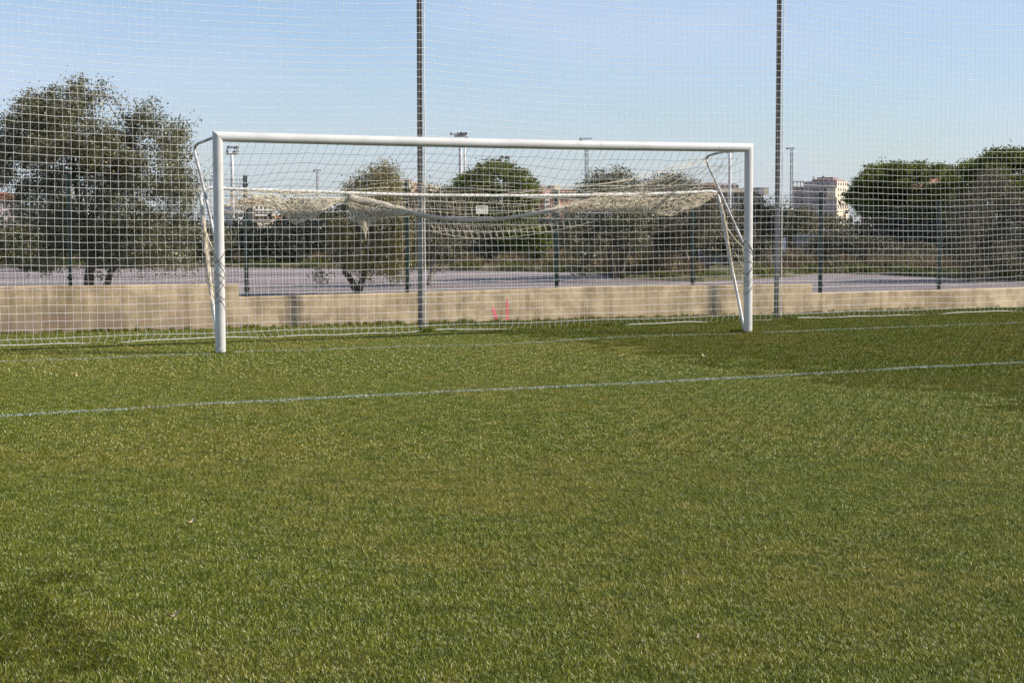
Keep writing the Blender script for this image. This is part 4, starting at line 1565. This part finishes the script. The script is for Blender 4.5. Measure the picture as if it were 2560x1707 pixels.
root = empty('metal_cabinet', tuple(at(1762, 668, 56)))
tag(root, 'blue grey metal cabinet among the bushes just left of the right goalpost', 'cabinet')
mb = MB()
c = at(1762, 645, 56)
mb.box((c[0], c[1], 0.42), (0.34, 0.4, 0.80), -YAW)
mb.build('body', MAT['bluegrey'], root)
mb = MB()
mb.box((c[0], c[1], 0.84), (0.38, 0.44, 0.04), -YAW)
mb.build('top', MAT['bluegrey'], root)
root = empty('cargo_trailer', tuple(at(1798, 668, 58)))
tag(root, 'low dark blue-grey trailer body behind the bushes beside the right goalpost', 'trailer')
c = at(1798, 655, 58)
mb = MB()
mb.box((c[0], c[1], 0.48), (0.85, 0.9, 0.42), -YAW)
mb.build('body', MAT['bluegrey'], root)
for s in (-1, 1):
    mb = MB()
    cc = np.array([c[0] + s * 0.28 * _r[0] - 0.46 * dirv[0], c[1] + s * 0.28 * _r[1] - 0.46 * dirv[1], 0.17])
    mb.tube([cc, cc + np.array([dirv[0], dirv[1], 0]) * 0.12], 0.15, 14)
    mb.build('wheel', MAT['ink'], root, smooth=True)

# white gate post with rubble
D = 57.0
root = empty('white_gate_post', tuple(at(1961, 672, D)))
tag(root, 'slim white gate post with a white foot bar right of the right net pole', 'gate post')
c = at(1961, 640, D)
mb = MB()
mb.box((c[0], c[1], 0.52), (0.09, 0.09, 1.04), -YAW)
mb.build('post', MAT['plastic'], root)
mb = MB()
c = at(1935, 668, D)
mb.box((c[0], c[1], 0.16), (0.75, 0.12, 0.09), -YAW)
mb.build('foot_bar', MAT['plastic'], root)
mb = MB()
for k in range(40):
    c = at(1918 + random.uniform(0, 36), 668, D)
    mb.box((c[0], c[1], random.uniform(0.12, 0.5) * random.uniform(.4, 1)), rng.uniform(0.03, 0.09, 3), random.uniform(0, 3))
tag(mb.build('white_rubble', MAT['plastic']), 'scattered white rubbish caught in the bush by the right net pole', 'rubbish', kind='stuff')
# grey cabin seen through the scrub on the right
root = empty('grey_shed', tuple(at(2025, 660, 60)))
tag(root, 'low grey-green shed wall between bushes below the pink apartment block', 'shed')
c = at(2025, 632, 60)
mb = MB()
mb.box((c[0], c[1], 0.7), (0.95, 1.2, 0.75), -YAW)
mb.build('wall', MAT['greybox'], root)
mb = MB()
mb.box((c[0], c[1], 1.10), (1.05, 1.3, 0.06), -YAW)
mb.build('roof', MAT['bluegrey'], root)


# ------------------------------------------------------------------ far buildings
def bld(name, label, cx, depth, parts, rot=0.0):
    """parts: (part name, material, x0px, x1px, ytop px, ybottom px or None, depth metres, setback metres)"""
    s = F_PX / depth
    o0 = at(cx, 565, depth)
    root = empty(name, (o0[0], o0[1], 0), -YAW + rot)
    tag(root, label, 'building', 'apartment blocks on the horizon')
    hz = float(np.interp(cx, [0, 1280, 2560], [569.5, 564, 559]))
    ca, sa = math.cos(-YAW + rot), math.sin(-YAW + rot)
    s *= math.cos(rot)
    sv = F_PX / depth
    for (pn, mt, xa, xb, yt, yb, dp, sb) in parts:
        w = (xb - xa) / s
        xc = ((xa + xb) / 2 - cx) / s
        zt = (hz - yt) / sv + CAM[2]
        zb = 0.0 if yb is None else (hz - yb) / sv + CAM[2]
        yc = sb + dp / 2
        mb = MB()
        mb.box((o0[0] + ca * xc - sa * yc, o0[1] + sa * xc + ca * yc, (zt + zb) / 2), (w, dp, zt - zb), -YAW + rot)
        mb.build(pn, MAT[mt], root)
    return root


def wins(xs_list, ys_list, w, h, mt='glass', pn='window', sb=-0.06, dp=0.2):
    return [(pn, mt, x - w / 2, x + w / 2, y, y + h, dp, sb) for x in xs_list for y in ys_list]


bld('house', 'salmon house with red tiled roof at the far left edge', 10, 300,
    [('wall', 'pinkwall', -60, 40, 500, None, 9, 0), ('roof', 'rooft', -66, 46, 489, 499, 10, -0.6), ('roof', 'rooft', -40, 24, 482, 488.6, 6, 0.6)]
    + wins([-30, -8, 14, 30], [512, 530], 8, 10), 0.5)
bld('apartment_building', 'white and salmon apartment block with terraces behind the left bunch of netting', 635, 420,
    [('wall', 'white', 586, 612, 516, None, 12, 0), ('wall', 'greybox', 622, 634, 515, None, 14, 1), ('wall', 'cream', 634, 684, 513.5, None, 12, 0), ('tower', 'salmon', 632, 668, 498, 513, 8, 2),
     ('roof', 'rooft', 586, 614, 512, 515.6, 12, -.3), ('balcony', 'white', 634, 690, 524, 527, 13, -1.2), ('balcony', 'white', 634, 690, 537, 540, 13, -1.2), ('balcony', 'white', 584, 612, 530, 533, 13, -1.2), ('wing', 'salmon', 684, 712, 536, None, 10, 2)]
    + wins([592, 600, 607], [519, 535], 4.5, 8) + wins([642, 652, 662, 674], [515.5, 528.5, 542], 5, 7), 0.5)
bld('apartment_building', 'salmon and cream block with grey roof box just left of the middle net pole', 1020, 480,
    [('wall', 'brick_and_shade', 984, 1008, 461, None, 14, 1.5), ('wall', 'cream', 1008, 1034, 455, None, 12, 0), ('wall', 'salmon', 1034, 1044, 456, None, 12, .5), ('roof_box', 'greybox', 1006, 1040, 446.5, 454.8, 8, 2), ('parapet', 'cream', 984, 1008, 459, 460.8, 14, 1.2),
     ('wall', 'cream', 1058, 1084, 458, None, 12, 3), ('wall', 'cream', 1084, 1110, 462, None, 12, 3.4), ('chimney', 'white', 996, 999, 452, 459, 1, 4), ('chimney', 'white', 1002, 1005, 451, 459, 1, 4)]
    + wins([1014, 1022], [466, 482], 4, 6), 0.5)
bld('apartment_building', 'salmon apartment block with cream stair tower behind the goal centre', 1390, 480,
    [('wall', 'brick_and_shade', 1334, 1356, 475, None, 12, 2), ('wall', 'salmon', 1356, 1385, 474, None, 12, 0), ('stair_tower', 'cream', 1384, 1397, 463.5, None, 8, -.6), ('roof_box', 'greybox', 1349, 1384, 464.5, 473.8, 8, 2), ('wall', 'salmon', 1397, 1446, 475, None, 12, .4), ('parapet', 'cream', 1397, 1447, 473, 474.8, 12, .2),  # left wall is salmon with its shade put into the red-brown colour
     ('window_band', 'white', 1361, 1371, 484, 540, 1, -.4), ('wall', 'white', 1400, 1444, 488, 492, 11, -.3)]
    + wins([1404, 1414, 1424, 1434], [478, 494], 4, 6) + wins([1363.5, 1368.5], [490, 502, 514], 2.4, 6, sb=-.6), 0.5)
bld('apartment_building', 'low cream and grey block with pergola beside the right goalpost', 1830, 450,
    [('upper_storey', 'brick_and_shade', 1775, 1792, 457, 470.5, 8, 2), ('upper_storey', 'pinkwall', 1792, 1848, 458, 470.5, 8, 2.5), ('roof_slab', 'cream', 1788, 1912, 471, 482, 13, -1), ('wall', 'greybox', 1792, 1910, 482.3, None, 11, 0), ('wall', 'greybox', 1887, 1900, 469, 470.8, 6, 1),
     ('roof_box', 'greybox', 1886, 1900, 470, 487, 3, -4), ('roof_box', 'cream', 1900, 1912, 470, 487, 3, -4), ('wall', 'brick_and_shade', 1690, 1792, 473, None, 9, 3), ('roof_slab', 'bluegrey', 1685, 1795, 470, 472.7, 10, 2.6)]
    + wins([1800, 1812, 1824, 1838, 1850], [462], 5, 8, sb=2.3) + wins([1805, 1822, 1839, 1856, 1873], [486, 499], 8, 8), 0.15)
bld('apartment_building', 'large pink apartment block with red roof and terraces beside the flat-topped pine', 2036, 600,
    [('wall', 'pinkwall', 1986, 2086, 468.6, None, 12, 0), ('terrace_storey', 'pinkwall', 2012, 2086, 454, 468.4, 11.6, .2), ('roof', 'pinkroof', 2034, 2070, 444, 449, 5, 3), ('roof', 'pinkroof', 2026, 2080, 449.2, 453.8, 9, 1.6), ('sunlit_side_wall', 'cream', 2085.6, 2086.4, 457, None, 11.9, .05), ('parapet', 'cream', 1985, 2087, 466.4, 469, 0.4, -.4),  # cream side slab puts the sunlight on that face into its colour
     ('cornice', 'cream', 1985, 2087, 482, 483.2, .5, -.4), ('balcony', 'cream', 2068, 2087, 472, 494, 1.6, -1.6), ('chimney', 'greybox', 2024, 2028, 442, 453, 1.2, 3), ('chimney', 'greybox', 2043, 2048, 440, 447, 1.2, 4)]
    + [('pergola_post', 'cream', x, x + 1.4, 455, 466.2, .4, .2) for x in (1986, 1994, 2002, 2009)] + [('pergola_beam', 'cream', 1986, 2012, 452.6, 454.8, 1.5, .0), ('pergola_beam', 'cream', 1986, 2012, 452.6, 454.8, .6, 9.0)]
    + wins([1998, 2008, 2034, 2044, 2058], [472, 487, 502], 5, 7) + wins([2044, 2054, 2066], [457], 4, 9, sb=.15)
    + [('window', 'glass', 2085.6, 2087, y, y + 6.5, 1.0, q) for y in (458, 472, 486, 500, 514) for q in (1.0, 3.4, 5.8, 8.2, 10.4)]
    + [('balcony', 'white', 2086, 2092, y, y + 1.6, 3.0, q) for y in (480, 494, 508) for q in (4.8, 8.6)], -0.52)
bld('apartment_building', 'salmon block with white trim glimpsed behind the flat-topped pine', 2320, 420,
    [('wall', 'salmon', 2225, 2418, 431, None, 12, 0), ('parapet', 'white', 2223, 2420, 426, 428.8, 12.4, -.3)]
    + wins(range(2240, 2416, 16), [436, 458, 480, 502, 520], 7, 11), 0.5)


# ------------------------------------------------------------------ floodlight masts, lattice towers, street lamps
def flood(label, px, ytop, w, depth, lamps, heady):
    s = F_PX / depth
    b = at(px, 560, depth)
    root = empty('floodlight_mast', (b[0], b[1], 0))
    tag(root, label, 'floodlight mast', 'floodlight masts behind the trees')
    zt = at(px, ytop, depth)[2]
    mb = MB()
    mb.tube([(b[0], b[1], z) for z in np.linspace(0, zt, 6)], np.linspace(w / s / 2 * 1.1, w / s / 2 * .9, 6), 12)
    mb.build('mast', MAT['mast'], root, smooth=True)
    mb = MB()
    for dy in lamps['rails']:
        c = at(px, ytop + dy, depth)
        mb.box(c, (lamps['w'] / s, 0.12, 0.12), -YAW)
    for dx in (-.48, .48):
        c = at(px + dx * lamps['w'], ytop + np.mean(lamps['rails']), depth)
        mb.box(c, (0.12, 0.12, (max(lamps['rails']) - min(lamps['rails'])) / s + .1), -YAW)
    mb.build('head_frame', MAT['mast'], root)
    for (dx, dy, sz, ang, m_) in lamps['heads']:
        c = at(px + dx, ytop + dy, depth - 0.3)
        mb = MB()
        q = np.array([math.cos(ang) * _r[0], math.cos(ang) * _r[1], math.sin(ang)]) * sz / s
        q2 = np.array([-dirv[0], -dirv[1], -.3]) * 0.25
        mb.tube([c - q / 2, c - q / 4, c + q / 2], [sz / s * .22, sz / s * .42, sz / s * .48], 10)
        mb.build('lamp', MAT[m_], root)


flood('white floodlight mast with a square cluster of lamps right of the left goalpost', 582, 388, 9, 200,
      dict(w=28, rails=(-2, -20), heads=[(-14, -6, 8, 1.5, 'lampdark'), (-14, -12, 6, 1.3, 'mast'), (-9, -20, 8, 2.4, 'lampdark'), (-2, -20, 7, .3, 'mast'), (5, -18, 7, .9, 'lampdark'), (12, -20, 8, 2.6, 'lampdark'), (11, -14, 6, 1, 'mast'),
                                   (3, -7, 8, .4, 'lampdark'), (9, -5, 8, .9, 'mast'), (13, -8, 6, 1.5, 'lampdark')]), 0)
flood('tall white floodlight mast with a flat lamp head just above the crossbar', 1152, 345, 9, 200,
      dict(w=30, rails=(-3, -5), heads=[(-23, -10, 8, 2.8, 'lampdark'), (-14, -8, 7, 1.9, 'mast'), (-7, -9, 8, 1.3, 'lampdark'), (0, -10, 9, .5, 'lampdark'), (6, -9, 9, .3, 'lampdark'), (12, -10, 8, .8, 'lampdark'), (14, -2, 8, 0, 'mast')]), 0)
flood('floodlight mast with a lamp cluster showing above the round pine', 1261, 412, 9, 210,
      dict(w=24, rails=(-3, -18), heads=[(-11, -7, 9, 1.5, 'lampdark'), (-7, -20, 7, .4, 'lampdark'), (0, -19, 7, 2.4, 'mast'), (5, -17, 8, .9, 'lampdark'), (11, -20, 7, 2.4, 'lampdark'), (4, -7, 8, .8, 'mast'), (8, -3, 7, .9, 'lampdark')]), 0)
flood('white floodlight mast seen between the right stanchion and the right goalpost', 1824, 383, 8, 200,
      dict(w=18, rails=(-1, -4), heads=[(-7, -4, 6, .2, 'lampdark'), (6, -4, 6, .5, 'lampdark'), (0, -4, 5, 1.2, 'mast')]), 0)
b = at(1162, 440, 206)
root = empty('round_pole', (b[0], b[1], 0))
tag(root, 'slim white pole standing beside the tall mast above the crossbar middle', 'pole')
mb = MB()
mb.tube([(b[0], b[1], z) for z in np.linspace(0, at(1162, 346, 206)[2], 5)], 0.11, 10)
mb.build('tube', MAT['mast'], root, smooth=True)


def lattice(label, px, ytop, w, depth):
    s = F_PX / depth
    b = at(px, 560, depth)
    root = empty('lattice_mast', (b[0], b[1], 0))
    tag(root, label, 'lattice mast', 'thin lattice masts in the distance')
    zt = at(px, ytop, depth)[2]
    hw = w / s / 2
    mb = MB()
    cs = []
    for a, b_ in ((-1, -1), (1, -1), (1, 1), (-1, 1)):
        x, y = b[0] + a * hw * _r[0] + b_ * hw * dirv[0], b[1] + a * hw * _r[1] + b_ * hw * dirv[1]
        cs.append((x, y))
        mb.tube([(x, y, 0), (x, y, zt)], hw * .22, 5)
    st = hw * 2.6
    k = 0
    z = 0
    while z + st < zt:
        for q in range(4):
            p0, p1 = cs[q], cs[(q + 1) % 4]
            if k % 2:
                p0, p1 = p1, p0
            mb.tube([(p0[0], p0[1], z), (p1[0], p1[1], z + st)], hw * .13, 4, False)
            mb.tube([(p0[0], p0[1], z), (p1[0], p1[1], z)], hw * .12, 4, False)
        z += st
        k += 1
    mb.build('lattice', MAT['lattice'], root)
    mb = MB()
    c = at(px, ytop - 1, depth)
    mb.box(c, (w * 3.2 / s, .1, .15), -YAW)
    c = at(px - w * 1.9, ytop, depth)
    mb.box(c, (w * .9 / s, .3, .25), -YAW)
    mb.build('top_arm', MAT['lattice'], root)


lattice('short pale lattice mast left of the olive top', 795, 427, 5, 260)
lattice('tall lattice mast right of the goal centre, rising above the crossbar', 1467, 348, 8, 200)
lattice('thin lattice mast just right of the right net pole', 1978, 372, 5.5, 240)


def street_lamp(label, px, ytop, depth):
    s = F_PX / depth
    b = at(px, 560, depth)
    root = empty('street_lamp', (b[0], b[1], 0))
    tag(root, label, 'street lamp')
    zt = at(px, ytop, depth)[2]
    mb = MB()
    mb.tube([(b[0], b[1], 0), (b[0], b[1], zt)], .07, 8)
    mb.build('pole', MAT['lampdark'], root, smooth=True)
    mb = MB()
    c = at(px - 3, ytop - 1, depth)
    mb.tube([c - np.array([_r[0], _r[1], 0]) * 5 / s, c, c + np.array([_r[0], _r[1], 0]) * 4 / s], [.08, .22, .12], 10)
    mb.build('lamp_head', MAT['mast'], root, smooth=True)


street_lamp('street lamp with white head left of the gathered roll of net', 832, 520, 120)
street_lamp('low street lamp with white head in front of the distant dark trees', 722, 541, 120)
